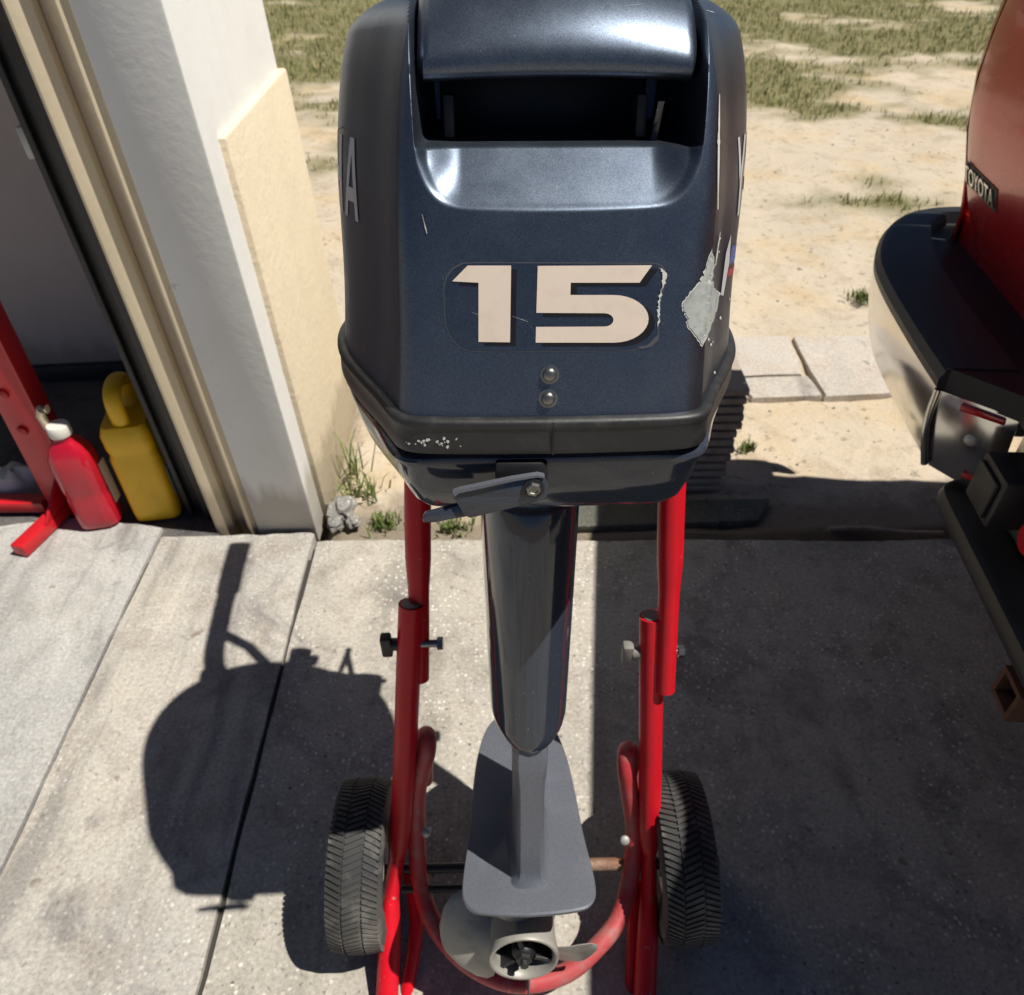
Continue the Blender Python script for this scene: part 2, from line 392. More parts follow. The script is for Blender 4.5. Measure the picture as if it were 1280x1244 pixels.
# cream plinth, proud of the wall, with a sloping ledge on top
pl = [(.025, .085, -.05), (.025, .655, -.05), (.025, .655, .955), (.025, .085, .955)]
prism('plinth', [Vector(p) for p in pl], (-.09, 0, 0), M['wall_cream'], gar, .006)
prism('door_jamb', [Vector((x+.53, y-1.5, -.05)) for x, y in ((-.700, 1.508), (-.695, 1.505), (-.6755, 1.516), (-.6755, 1.62), (-.700, 1.62))], (0, 0, 2.65), M['trim'], gar, .002)
gbox('jamb_recess', -.742, -.700, 1.545, 1.62, -.05, 2.6, M['trim_tan'], .003)
prism('jamb_strip', [Vector((x+.53, y-1.5, -.05)) for x, y in ((-.785, 1.509), (-.779, 1.507), (-.743, 1.524), (-.743, 1.62), (-.785, 1.62))], (0, 0, 2.65), M['trim'], gar, .002)
gbox('weather_seal', -.832, -.786, 1.560, 1.68, -.02, 2.6, M['seal'], .008)
gbox('door_track', -.872, -.833, 1.590, 1.64, 0, 2.6, M['seal'], .006)
gbox('track_lip', -.880, -.866, 1.575, 1.60, 0, 2.6, M['seal'], .003)
br = gbox('track_bracket', -.907, -.882, 1.60, 1.66, .93, .99, M['rim'], .003)
gbox('side_wall', -.84, -.70, 1.665, 2.35, 0, 2.6, M['inner'], 0)
gbox('inner_wall', -4.0, -.84, 2.31, 2.40, 0.02, 2.6, M['inner'], 0)
gbox('baseboard', -4.0, -.845, 2.285, 2.31, 0, .075, M['seal'], .004)
gbox('far_wall', -4.1, -3.9, 1.55, 2.40, 0, 2.6, M['inner'], 0)
gbox('header', -4.0, -.79, 1.52, 1.70, 2.15, 2.7, M['wall_white'], .006)
gbox('ceiling', -4.0, -.52, 1.6, 2.9, 2.605, 2.66, M['inner'], 0)
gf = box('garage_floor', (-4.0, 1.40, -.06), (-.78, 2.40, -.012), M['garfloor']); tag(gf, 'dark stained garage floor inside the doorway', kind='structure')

# ------------------------------------------------------------------ outboard motor
# local frame: x right, y forward (away from camera), z up along the motor's axis; origin = middle of the cowl's rear seam
MOT = empty('outboard_motor', (.033, .492, 1.051), (R(-12), R(1.2), R(1.0)))
tag(MOT, 'dark blue outboard motor marked 15 hanging on the red cart', 'outboard motor')
HALF = [(0, 0), (.05, .0008), (.090, .0030), (.1085, .0066), (.1180, .0140), (.1245, .0270), (.139, .062), (.161, .110), (.181, .160), (.193, .21), (.197, .26), (.189, .33), (.158, .40), (.10, .452), (.05, .472), (0, .476)]
def plan():
    P = [Vector((x, y, 0)) for x, y in HALF]
    full = [Vector((-x, y, 0)) for x, y in HALF[1:-1]][::-1]
    pts = spline(P+full, 34, closed=True)
    return pts
PL0 = plan()
def resample(pts):
    """finer columns where the scoop's side walls stand"""
    out = []
    for i, p in enumerate(pts):
        q = pts[(i+1) % len(pts)]; out.append(p)
        if max(p.y, q.y) < .05 and .075 < abs((p.x+q.x)/2) < .125:
            k = max(1, int((q-p).length/.0008))
            out += [p.lerp(q, j/k) for j in range(1, k)]
    return out
PLF = resample(PL0)
YC, ZT = .24, .308
def sxy(z):
    q = min(z/ZT, 1); sy = max(1-q**4.5, 0)**(1/4.5)
    sx = (1-min(z/.345, 1)**4)**.25 * (1-.030*min(z/.10, 1)*(2-min(z/.10, 1)))
    if z > .265: sx *= math.sqrt(max(0, 1-.8*((z-.265)/(ZT-.265))**2))
    return sx, sy
def shell(p, z):
    sx, sy = sxy(z); y = YC+(p.y-YC)*sy
    y += z*(.125*(1-p.y/.476) - .10*(p.y/.476))
    return Vector((p.x*sx, y, z))
def shelf(z):
    if z < .150: return -1
    if z < .190: return .0205+(z-.150)*1.02
    if z < .197: return .0613+(z-.190)/.007*.13
    return .19
def scoop(v):
    if v.y > .2: return v
    w = .0965+.055*max(0, v.z-.15); z0 = .149; r = .036
    dx = abs(v.x)-(w-r); dz = (z0+r)-v.z
    d = math.hypot(max(dx, 0), max(dz, 0))+min(max(dx, dz), 0)-r
    m = sstep(.0022, -.0062, d)
    s = shelf(v.z)
    # the shelf curves up into the side walls
    if v.z < .2: s -= .016*sstep(w-.030, w, abs(v.x))*sstep(.15, .185, v.z)
    if s > v.y: v.y += (s-v.y)*m
    return v
zrows = [.128*i/22 for i in range(22)] + [.128+i*.0013 for i in range(108)]
zl = zrows[-1]
zrows += [ZT*math.sin(a) for a in np.linspace(math.asin(zl/ZT), math.pi/2, 26)[1:]]
LEAN = .016
rings = [[scoop(shell(p, z))+Vector((LEAN*z, 0, 0)) for p in PLF] for z in zrows]
cowl = loft_obj('cowl', rings, M['cowl'], MOT, cap=False, angle=60)

# lid over the air intake
prof = [(.110, .222), (.074, .219), (.066, .2185), (.0605, .2205), (.0580, .225), (.0578, .231), (.0600, .239), (.066, .2495), (.075, .260), (.088, .2715), (.104, .281), (.125, .2895), (.15, .2955), (.18, .3005), (.215, .303), (.25, .303), (.30, .298), (.30, .285), (.20, .285), (.13, .255)]
lr = []
NX = 44
for i in range(NX+1):
    u = -1+2*i/NX; x = .0995*math.sin(u*math.pi/2) if False else .0995*u
    e = max(0, (abs(u)-.955)/.045); k = 1-.10*e*e
    cxp, czp = .15, .262
    lr.append([Vector((x+LEAN*(b+.014), cxp+(a-cxp)*k+.003*u*u+.008, czp+(b-czp)*k-.010*u*u*(.30+.70*min(1, max(0, (b-.222)/.03)))+.0145)) for a, b in prof])
lid = loft_obj('lid', lr, M['cowl'], MOT, cap=True, angle=50)
# inside the intake
box('intake_grille', (-.085, .165, .19), (.085, .17, .245), M['dark'], MOT, bev=.002)
for x in (-.075, .068):
    box('lid_bracket', (x-.004, .085, .193), (x+.004, .13, .222), M['dark'], MOT, bev=.0015)
prism('baffle_strip', [Vector((.075, .080, .190)), Vector((.079, .078, .190)), Vector((.0815, .072, .2175)), Vector((.077, .072, .2175))], (0, .004, 0), M['casing'], MOT)

# rubber seal round the cowl
def plan_offset(off, z, pts=PL0, amp=0, dip=0):
    out = []; n = len(pts)
    for i, p in enumerate(pts):
        t = (pts[(i+1) % n]-pts[i-1]).normalized(); nn = Vector((t.y, -t.x, 0))
        k = amp*math.exp(-((abs(p.x)-.122)/.026)**2)*(1 if p.y < .15 else 0)
        out.append(Vector((p.x+nn.x*(off+k), p.y+nn.y*(off+k), z-dip*0)))
    return out
seal = [plan_offset(o, z) for o, z in [(-.004, .0035), (.002, .0035), (.0060, .0020), (.0072, -.001), (.0060, -.005), (.0052, -.007), (.0056, -.015), (.0058, -.022), (.0045, -.0262), (-.004, -.0275)]]
gasket = loft_obj('rubber_seal', seal, M['rubber'], MOT, cap=False, angle=50)
box('seal_joint', (-.0007, -.0070, -.0262), (.0007, -.004, .001), M['dark'], MOT)
# lower pan
PB = lambda s, off, z, a=0: [Vector((v.x*s, YC+(v.y-YC)*(s*.985 if v.y < YC else s), z)) for v in plan_offset(off, z, PL0, a)]
pan = [PB(1, -.006, -.0275), PB(1, -.004, -.0300, .002), PB(1, .0005, -.0335, .0065), PB(1, .0012, -.0365, .0070), PB(1, .0010, -.0400, .006), PB(.999, .0006, -.0430, .004), PB(.990, -.002, -.060, .003), PB(.966, -.005, -.082, .001), PB(.946, -.009, -.0905), PB(.88, -.018, -.0945)]
loft_obj('lower_pan', pan, M['casing'], MOT, cap=True, angle=32)
# cowl latch
inv = wmat(MOT).inverted()
def mot_plane(px, py, yl):
    o = inv @ EYE; d = inv.to_3x3() @ ray(px, py); return o+d*((yl-o.y)/d.y)
la = [(662, 597), (672, 596), (681, 598), (686, 606), (685, 616), (683, 624), (640, 635), (588, 648), (581, 645), (566, 621), (573, 616), (620, 606)]
latch = prism('latch_lever', [mot_plane(x, y, -.0150) for x, y in la], (0, .0025, 0), M['casing'], MOT, .0007)
le = [(566, 616), (573, 613), (640, 599), (672, 594), (681, 596), (681, 598), (672, 597), (640, 602), (574, 617), (568, 621)]
prism('latch_rim', [mot_plane(x, y, -.0172) for x, y in le], (0, .006, 0), M['plate'], latch)
lt = [(575, 631), (531, 643), (528, 649), (529, 654), (545, 653), (590, 645)]
prism('latch_tip', [mot_plane(x, y, -.0120) for x, y in lt], (0, .006, 0), M['casing'], latch, .0012)
pv = mot_plane(667, 610, -.0155)
lathe('latch_washer', [(.0085, 0), (.0085, .0015), (.0075, .002)], pv+Vector((0, .0005, 0)), (0, -1, 0), M['dark'], latch)
lathe('latch_bolt', [(.0062, 0), (.0062, .0035), (.005, .0042), (.004, .0042), (.0035, .003)], pv, (0, -1, 0), M['steel'], latch, seg=6, angle=20)
box('latch_bracket', (pv.x-.03, -.004, pv.z-.012), (pv.x+.012, .012, pv.z+.016), M['dark'], MOT, bev=.003)

# surface marks: laid on the cowl where they sit
tree = BVHTree.FromPolygons([v.co for v in cowl.data.vertices], [p.vertices for p in cowl.data.polygons])
gtree = BVHTree.FromPolygons([v.co for v in gasket.data.vertices], [p.vertices for p in gasket.data.polygons])
O_L = inv @ EYE
def stick(name, poly, lift, mat, parent, cuts=3, tr=None, thick=0):
    bm = bmesh.new(); vs = [bm.verts.new((x, y, 0)) for x, y in poly]
    ed = [bm.edges.new((vs[i], vs[(i+1) % len(vs)])) for i in range(len(vs))]
    bmesh.ops.triangle_fill(bm, use_beauty=True, edges=ed)
    for _ in range(cuts):
        long = [e for e in bm.edges if e.calc_length() > 7]
        if not long: break
        bmesh.ops.subdivide_edges(bm, edges=long, cuts=1); bmesh.ops.triangulate(bm, faces=bm.faces)
    bad = []
    for v in bm.verts:
        d = (inv.to_3x3() @ ray(v.co.x, v.co.y)).normalized()
        loc, no, _, _ = (tr or tree).ray_cast(O_L, d)
        if loc is None: bad.append(v); continue
        if no.dot(d) > 0: no = -no
        v.co = loc+no*lift
    if bad: bmesh.ops.delete(bm, geom=bad, context='VERTS')
    return bm_obj(name, bm, mat, parent, smooth=True)
def jag(pts, a, n, seed=0):
    out = []
    for i, p in enumerate(pts):
        q = pts[(i+1) % len(pts)]
        for k in range(n):
            t = k/n; x = p[0]+(q[0]-p[0])*t; y = p[1]+(q[1]-p[1])*t
            out.append((x+a*noise.noise((x*.37, y*.37, seed)), y+a*noise.noise((x*.37, y*.37, seed+9))))
    return out
def Z2(L): return [(400+x/2.2857, 300+y/2.2868) for x, y in L]      # from an enlarged reading of the rear face
pan_o = Z2([(352, 135), (360, 105), (378, 80), (405, 65), (450, 63), (960, 65), (978, 72), (988, 88), (990, 110), (975, 170), (966, 230), (968, 275), (955, 295), (930, 310), (880, 318), (480, 321), (420, 318), (398, 308), (372, 280), (357, 240)])
ci = (sum(p[0] for p in pan_o)/len(pan_o), sum(p[1] for p in pan_o)/len(pan_o))
stick('decal_edge', pan_o, .0003, M['film'], cowl, 4)
stick('decal_film', [(ci[0]+(x-ci[0])*.989, ci[1]+(y-ci[1])*.975) for x, y in pan_o], .0005, M['film_in'], cowl, 4)
one = Z2([(422, 73), (546, 73), (543, 292), (453, 291), (453, 122), (378, 118)])
one_s = [(x+7, y+5) for x, y in one]
five = [(622, 74), (948, 72), (912, 122), (716, 122), (715, 157), (835, 157)] + [(838+100*math.sin(a), 225-68*math.cos(a)) for a in [math.pi*i/16 for i in range(1, 16)]] + [(838, 293), (616, 293), (617, 248)] + [(812+26*math.sin(a), 228+19*math.cos(a)) for a in [math.pi*i/8 for i in range(0, 9)]] + [(618, 208)]
five = Z2(five); five_s = [(x+8, y+5) for x, y in five]
stick('digit_one_shadow', one_s, .0007, M['black'], cowl, 4); stick('digit_five_shadow', five_s, .0007, M['black'], cowl, 4)
stick('digit_one', one, .0010, M['cream'], cowl, 4); stick('digit_five', five, .0010, M['cream'], cowl, 4)
stick('peeled_edge', jag(Z2([(968, 78), (980, 84), (990, 100), (976, 150), (968, 185), (970, 235), (966, 245), (964, 195), (968, 160), (980, 110), (978, 92)]), 3.2, 7), .0012, M['white_chip'], cowl, 1)
stick('peeled_corner', jag(Z2([(905, 306), (935, 300), (965, 270), (968, 285), (945, 306), (920, 312)]), .8, 4, 3), .0006, M['film'], cowl, 1)
patch = jag(Z2([(1118, 26), (1124, 70), (1119, 110), (1124, 140), (1138, 152), (1134, 190), (1115, 245), (1092, 302), (1084, 290), (1072, 270), (1048, 240), (1052, 225), (1038, 200), (1038, 180), (1060, 150), (1085, 120), (1102, 85)]), 2.2, 6, 5)
stick('bare_patch_rim', [((x-883)*1.06+883, (y-376)*1.05+376) for x, y in patch], .0004, M['white_chip'], cowl, 5)
stick('bare_patch', patch, .0008, M['bare'], cowl, 5)
for k, (x0, y0, x1, y1, w) in enumerate([(898, 118, 896, 262, 1.6), (897, 165, 897, 200, 2.6), (899, 290, 893, 332, 1.2), (780, 9, 806, 6, 1.2), (882, 14, 892, 17, 1.1), (590, 390, 605, 396, .7), (640, 395, 660, 402, .7), (528, 268, 534, 292, .8)]):
    n = 8; P = [(x0+(x1-x0)*i/n, y0+(y1-y0)*i/n) for i in range(n+1)]
    ws = [w*(.25+abs(noise.noise((i*.9, k, 0)))*1.2) for i in range(n+1)]
    tr = BVHTree.FromPolygons([v.co for v in lid.data.vertices], [p.vertices for p in lid.data.polygons]) if k == 3 else None
    stick('scratch', [(x+wi, y) for (x, y), wi in zip(P, ws)] + [(x-wi, y) for (x, y), wi in list(zip(P, ws))[::-1]], .0009, M['white_chip'], cowl, 0, tr)
for k in range(26):
    x = random.choice([random.gauss(525, 6), random.gauss(558, 9), random.gauss(561, 7)]); y = 553+random.gauss(0, 3.6)-(.02*(560-x)); r = random.uniform(.5, 2.4)
    stick('paint_speck', jag([(x+r*1.2*math.cos(a), y+r*math.sin(a)) for a in [i*math.pi/3 for i in range(6)]], 1.6, 2, k), .0006, M['white_chip'], gasket, 0, gtree)
for k in range(16):
    x = random.gauss(889, 9); y = random.gauss(385, 60); r = random.uniform(.5, 1.5)
    if 855 < x < 915 and 200 < y < 500: stick('paint_chip', jag([(x+r*math.cos(a), y+r*1.5*math.sin(a)) for a in [i*math.pi/3 for i in range(6)]], .7, 1, k), .0006, M['white_chip'], cowl, 0)
# two screws
for (px, py) in ((687, 468), (685, 498)):
    d = (inv.to_3x3() @ ray(px, py)).normalized(); loc, no, _, _ = tree.ray_cast(O_L, d)
    if no.dot(d) > 0: no = -no
    lathe('screw', [(.0075, -.001), (.0075, .0008), (.0052, .0010), (.0052, .0028), (.0044, .0040), (.0025, .0047), (.0004, .0049)], loc, no, M['steel'], cowl, seg=16)
# lettering on both flanks: built from strokes in (u, v), laid on the shell
GL = {'Y': [[(0, 1), (.22, 1), (.5, .62), (.5, .40), (.38, .40)], [(1, 1), (.78, 1), (.38, .45), (.62, .45)], [(.38, 0), (.62, 0), (.62, .5), (.38, .5)]],
      'A': [[(0, 0), (.2, 0), (.56, 1), (.36, 1)], [(1, 0), (.8, 0), (.44, 1), (.64, 1)], [(.2, .22), (.8, .22), (.74, .40), (.26, .40)]],
      'M': [[(0, 0), (.2, 0), (.2, 1), (0, 1)], [(.8, 0), (1, 0), (1, 1), (.8, 1)], [(.0, 1), (.25, 1), (.6, .3), (.4, .3)], [(1, 1), (.75, 1), (.4, .3), (.6, .3)]],
      'H': [[(0, 0), (.22, 0), (.22, 1), (0, 1)], [(.78, 0), (1, 0), (1, 1), (.78, 1)], [(.22, .4), (.78, .4), (.78, .6), (.22, .6)]]}
def flank(side, y, z, lift):
    o = Vector((side*.6, y, z)); loc, no, _, _ = tree.ray_cast(o, Vector((-side, 0, 0)))
    if loc is None: return None
    if no.x*side < 0: no = -no
    return loc+no*lift
def flank_poly(name, poly, side, lift, mat):
    bm = bmesh.new(); vs = [bm.verts.new((a, b, 0)) for a, b in poly]
    ed = [bm.edges.new((vs[i], vs[(i+1) % len(vs)])) for i in range(len(vs))]
    bmesh.ops.triangle_fill(bm, use_beauty=True, edges=ed)
    for _ in range(3):
        L = [e for e in bm.edges if e.calc_length() > .008]
        if L: bmesh.ops.subdivide_edges(bm, edges=L, cuts=1); bmesh.ops.triangulate(bm, faces=bm.faces)
    bad = []
    for v in bm.verts:
        q = flank(side, v.co.x, v.co.y, lift)
        if q is None: bad.append(v)
        else: v.co = q
    if bad: bmesh.ops.delete(bm, geom=bad, context='VERTS')
    return bm_obj(name, bm, mat, cowl, smooth=True)
for side in (-1, 1):
    word = 'YAMAHA'; lw, lh, gap = .040, .062, .012; z0 = .128
    for i, ch in enumerate(word):
        k = i if side > 0 else len(word)-1-i                       # reads left to right seen from outside
        y0 = .120+k*(lw+gap)
        for li, st in enumerate(GL[ch]):
            P = [(y0+(a if side > 0 else 1-a)*lw, z0+b*lh) for a, b in st]
            flank_poly('letter', P, side, .0005+.0002*li, M['white_vinyl'])
    if side > 0: flank_poly('stripe', [(.115, .092), (.38, .056), (.38, .072), (.120, .106)], side, .0006, M['blue_vinyl'])
    if side > 0: flank_poly('stripe', [(.112, .082), (.38, .044), (.38, .050), (.114, .088)], side, .0006, M['red_vinyl'])
    if side > 0:
        flank_poly('stripe', [(.085, .074), (.097, .070), (.113, .094), (.109, .118), (.093, .106)], side, .0008, M['white_vinyl'])
# panel line on the left flank
flank_poly('panel_line', [(.17, .1955), (.40, .1650), (.40, .1662), (.17, .1967)], -1, .0004, M['dark'])

# leg: upper casing, strut, anti-ventilation plate, gearcase, propeller
LX = -.006
def csec(z):
    u = (-.08-z)/.42; w = .058-.010*u; a = .128-.017*u
    lip = .006*sstep(-.150, -.158, z)*sstep(-.62, -.2, z)*0
    rec = .0055*(1-sstep(-.152, -.160, z))
    k = 1
    if z < -.466: k = math.sqrt(max(.03, 1-((-.466-z)/.0295)**2))
    A = a+(1-k)*.012
    wk = w*k; pts = []
    for q in (0, .25, .45, .60, .64, .74, .84, .92, .97, 1):
        yy = .085*(1-(1-q**2.15)**(1/2.0)); pts.append((q*wk, A+yy+(rec if q <= .6 else 0)))
    pts += [(wk, A+.11), (.9*wk, A+.135), (.55*wk, A+.152), (0, A+.158)]
    full = pts + [(-x, y) for x, y in pts[1:-1]][::-1]
    return [Vector((LX+x, y, z)) for x, y in full]
zs = [-.074, -.10, -.13, -.150, -.152, -.154, -.156, -.158, -.160, -.20, -.26, -.32, -.38, -.43, -.44, -.45, -.458, -.465, -.472, -.479, -.486, -.491, -.4945]
loft_obj('upper_casing', [csec(z) for z in zs], M['casing'], MOT, angle=38)
def strut(z):
    u = (-.44-z)/.27; a = .118-.020*u+.012*sstep(-.50, -.46, z); w = .0165+.001*u+.004*math.exp(-((z+.50)/.03)**2); fl = 0
    if z < -.685: fl = ((-.685-z)/.024)**2*.010
    pts = [(0, a-fl), (w*.75+fl*.6, a-fl), (w+fl, a+.005-fl*.6), (w+.004+fl, a+.06), (w+.003+fl, a+.12), (w*.6, a+.165), (0, a+.175)]
    full = pts+[(-x, y) for x, y in pts[1:-1]][::-1]
    return [Vector((LX+x, y, z)) for x, y in full]
loft_obj('strut', [strut(z) for z in [-.44, -.46, -.48, -.50, -.52, -.54, -.56, -.58, -.62, -.67, -.685, -.693, -.70, -.705, -.709]], M['plate'], MOT, angle=40)
ph = [(0, .0555), (.03, .057), (.055, .060), (.074, .065), (.0845, .076), (.0885, .092), (.0875, .12), (.081, .18), (.077, .25), (.070, .32), (.055, .38), (.03, .41), (0, .417)]
php = spline([Vector((x, y, 0)) for x, y in ph], 5)
outl = php + [Vector((-p.x, p.y, 0)) for p in php[1:-1]][::-1]
def pring(s, z): return [Vector((LX-.002+p.x*s, .22+(p.y-.22)*s, z-.45*p.x*p.x)) for p in outl]
plate = loft_obj('cavitation_plate', [pring(.05, -.7055), pring(.5, -.7055), pring(.9, -.7060), pring(.985, -.7068), pring(.998, -.7085), pring(1, -.711), pring(.995, -.7135), pring(.97, -.7145), pring(.5, -.715), pring(.05, -.715)], M['plate'], MOT, angle=30)
ZH = -.836
loft_obj('lower_leg', [[Vector((LX+x, y, z)) for x, y in [(0, .115+d), (.016, .13+d), (.019, .2), (.015, .27), (0, .31-d*.5), (-.015, .27), (-.019, .2), (-.016, .13+d)]] for z, d in [(-.713, -.01), (-.75, .01), (-.79, .012)]], M['plate'], MOT)
lathe('gearcase', [(.036, 0), (.041, .02), (.043, .08), (.041, .14), (.032, .19), (.016, .225), (.003, .235)], (LX, .125, ZH), (0, 1, 0), M['plate'], MOT)
loft_obj('skeg', [[Vector((LX+x*w, y0+(y1-y0)*t, z)) for x, t in [(0, 0), (1, .3), (1, .7), (0, 1), (-1, .7), (-1, .3)]] for z, y0, y1, w in [(-.855, .12, .32, .007), (-.92, .10, .22, .005), (-.975, .095, .16, .003)]], M['plate'], MOT)
prop = empty('propeller', (LX-.009, .073, ZH)); prop.parent = MOT
lathe('hub', [(.0395, .075), (.0400, .012), (.0415, .004), (.0445, .0005), (.0475, .0005), (.0488, .004), (.0480, .010), (.0455, .03), (.046, .075), (.0395, .075)], (0, 0, 0), (0, 1, 0), M['prop'], prop, seg=40, cap=False)
lathe('exhaust_core', [(.039, .046), (.018, .045), (.0165, .025), (.0165, .010), (.012, .004), (.006, .002), (.001, .002)], (0, 0, 0), (0, 1, 0), M['dark'], prop, seg=20)
lathe('shaft_nut', [(.0115, .008), (.0115, -.001), (.0085, -.002), (.006, -.002), (.006, -.009), (.001, -.010)], (0, 0, 0), (0, 1, 0), M['knob'], prop, seg=6, angle=20)
for a in (20, 140, 260):
    ca, sa = math.cos(R(a)), math.sin(R(a))
    box_ = box_bm((.016, .006, -.0035), (.040, .05, .0035), .001)
    bmesh.ops.rotate(box_, matrix=Matrix.Rotation(R(a), 3, 'Y'), verts=box_.verts)
    bm_obj('exhaust_rib', box_, M['dark'], prop)
def blade(th0):
    rr = [.040, .052, .067, .082, .096, .107, .115, .120]
    span = [.62, .80, .96, 1.02, .96, .80, .56, .26]
    gridv = []; nk = 13
    for r, s in zip(rr, span):
        row = []
        for k in range(nk):
            u = -1+2*k/(nk-1); th = R(th0)+u*s*.78+.10*(r-.04)/.077
            y = .040-.036*(th-R(th0))+.010*(r-.04)/.077 + .006*u*u
            row.append((r*math.cos(th), y, r*math.sin(th), u))
        gridv.append(row)
    V = []; Fc = []
    for sgn in (1, -1):
        for i, row in enumerate(gridv):
            for (x, y, z, u) in row:
                th = (1-abs(u)**2.4)*(.0042-.0028*i/7)+.0006
                V.append(Vector((x, y+sgn*th, z)))
    nr = len(rr); N = nr*nk
    for sgn in (0, 1):
        for i in range(nr-1):
            for k in range(nk-1):
                a = sgn*N+i*nk+k; f = (a, a+1, a+nk+1, a+nk); Fc.append(f if sgn else f[::-1])
    rim = [i*nk for i in range(nr)]+[(nr-1)*nk+k for k in range(1, nk)]+[i*nk+nk-1 for i in range(nr-2, -1, -1)]
    for a, b in zip(rim[:-1], rim[1:]): Fc.append((a, b, b+N, a+N))
    bm = bmesh.new(); bv = [bm.verts.new(v) for v in V]
    for f in Fc: bm.faces.new([bv[i] for i in f])
    return bm_obj('blade', bm, M['prop'], prop, angle=60)
for a in (310, 190, 70): blade(a)

# hidden front side: swivel bracket, clamps, tiller, starter grip
loft_obj('swivel_bracket', [[Vector((x*w, .245+y, z)) for x, y in [(-1, 0), (1, 0), (1, .06), (.6, .085), (-.6, .085), (-1, .06)]] for z, w in [(-.10, .05), (-.16, .045), (-.34, .035), (-.38, .03)]], M['casing'], MOT)
for s in (-1, 1):
    cl = loft_obj('clamp_bracket', [[Vector((s*.040+x, .30+y, z)) for x, y in [(-.008, 0), (.008, 0), (.008, d), (-.008, d)]] for z, d in [(-.11, .13), (-.15, .135), (-.18, .05), (-.34, .03)]], M['casing'], MOT)
    tube('clamp_screw', [Vector((s*.040, .40, -.165)), Vector((s*.040, .50, -.165))], .007, M['steel'], MOT)
    tube('clamp_handle', [Vector((s*.048-.035, .50, -.16)), Vector((s*.048+.035, .50, -.17))], .006, M['dark'], MOT)
def lw_(x, y, z): return inv @ Vector((x, y, z))
tube('tiller', spline([lw_(-.06, .90, 1.02), lw_(-.12, .96, 1.10), lw_(-.112, 1.10, 1.17), lw_(-.104, 1.20, 1.20)], 5), lambda i: (.021, .021), M['casing'], MOT)
tube('tiller_grip', spline([lw_(-.105, 1.18, 1.195), lw_(-.098, 1.26, 1.225), lw_(-.090, 1.345, 1.250)], 4), lambda i: (.026, .026), M['rubber'], MOT)
tube('tiller_loop', [lw_(-.115, 1.06, 1.14), lw_(-.06, 1.02, 1.10), lw_(-.03, .97, 1.05), lw_(-.04, .93, 1.03)], .012, M['dark'], MOT)
tube('steer_bracket', [lw_(-.16, .95, 1.07), lw_(-.02, .94, 1.04)], .018, M['casing'], MOT)
bm_obj('carry_grip', box_bm((-.05, .93, .88), (-.02, 1.03, .93), .006), M['dark'], MOT, world_space=True)
bm_obj('front_bracket', box_bm((-.05, .80, .82), (.12, .96, .89), .01), M['casing'], MOT, world_space=True)
tube('cable', spline([lw_(.10, .96, .98), lw_(.08, 1.02, .92), lw_(.05, 1.01, .86), lw_(.06, .95, .84)], 5), .006, M['dark'], MOT)
tube('starter_grip', [Vector((.03, .478, .075)), Vector((.03, .50, .075))], .012, M['dark'], MOT)
tube('shift_lever', [Vector((.165, .30, -.06)), Vector((.205, .33, -.05)), Vector((.215, .40, -.02))], .008, M['dark'], MOT)

# ------------------------------------------------------------------ cart
CART = empty('motor_cart', (.02, .554, 0)); tag(CART, 'red tubular two wheeled cart carrying the outboard motor', 'cart')
AX = Vector((0, .554, .13)); DIRC = Vector((0, .226, .72)).normalized(); NC = Vector((0, .72, -.226)).normalized()
def cp(px, py, off=0): return onplane(px, py, AX+NC*off, NC)
GP = Vector((0, .405, .02)); NG = (AX-GP).cross(Vector((1, 0, 0))).normalized()
def gp(px, py, off=0): return onplane(px, py, AX+NG*off, NG)
RT = .0175
def tpath(P, n=6): return spline(P, n)
for s, up, lo, lg in ((-1, [(523, 560), (522, 640), (523, 720), (524, 790), (524, 848)], [(514, 755), (510, 850), (506, 950), (501, 1030), (497, 1068)], [(489, 1120), (487, 1180), (484, 1240), (482, 1275)]),
                      (1, [(842, 560), (839, 640), (837, 720), (834, 790), (831, 862)], [(815, 770), (814, 850), (813, 950), (812, 1020), (811, 1066)], [(811, 1125), (809, 1180), (806, 1240), (804, 1275)])):
    pu = tpath([cp(x, y, -.012 if s > 0 else .010) for x, y in up]); n = len(pu)
    top = pu[0]; ext = [Vector((top.x, .80, .87)), Vector((top.x, .775, .79))]
    pu = ext+pu; n = len(pu)
    def ru(i, n=n):
        u = i/(n-1); k = sstep(.45, .62, u)
        return (RT*(1-.18*k), RT*(1-.18*k))
    tube('upper_tube', pu, ru, M['red'], CART, ws=True)
    pl_ = tpath([cp(x, y) for x, y in lo])+tpath([gp(x, y) for x, y in lg]); n = len(pl_)
    zt = [p.z for p in pl_]
    def rl(i, zt=zt, n=n):
        k = math.exp(-((zt[i]-.135)/.040)**2)
        return (RT*(1-.45*k), RT*(1+.30*k))
    tube('lower_tube', pl_, rl, M['red'], CART, ws=True)
    tc = cp(*lo[0])+DIRC*.0006; lathe('tube_plug', [(.0140, 0), (.0135, .0012), (.001, .0014)], tc, DIRC, M['knob_grey'], CART, ws=True)
    b = cp(lo[0][0]+2, lo[0][1]+ (50 if s < 0 else 45))
    kx = -.030 if s < 0 else -.027
    km = M['knob'] if s < 0 else M['knob_grey']
    tube('clamp_bolt', [b+Vector((-.034, 0, 0)), b+Vector((.040, 0, 0))], .0055, M['steel'], CART, ws=True)
    tube('clamp_knob', [b+Vector((-.030, 0, 0)), b+Vector((-.018, 0, 0))], .009, km, CART, ws=True)
    box('knob_wing', (b.x-.044, b.y-.008, b.z-.020), (b.x-.029, b.y+.008, b.z+.018), km, CART, bev=.003, ws=True)
    tube('clamp_nut', [b+Vector((.034, 0, 0)), b+Vector((.042, 0, 0))], .009, M['steel'], CART, seg=6, ws=True)
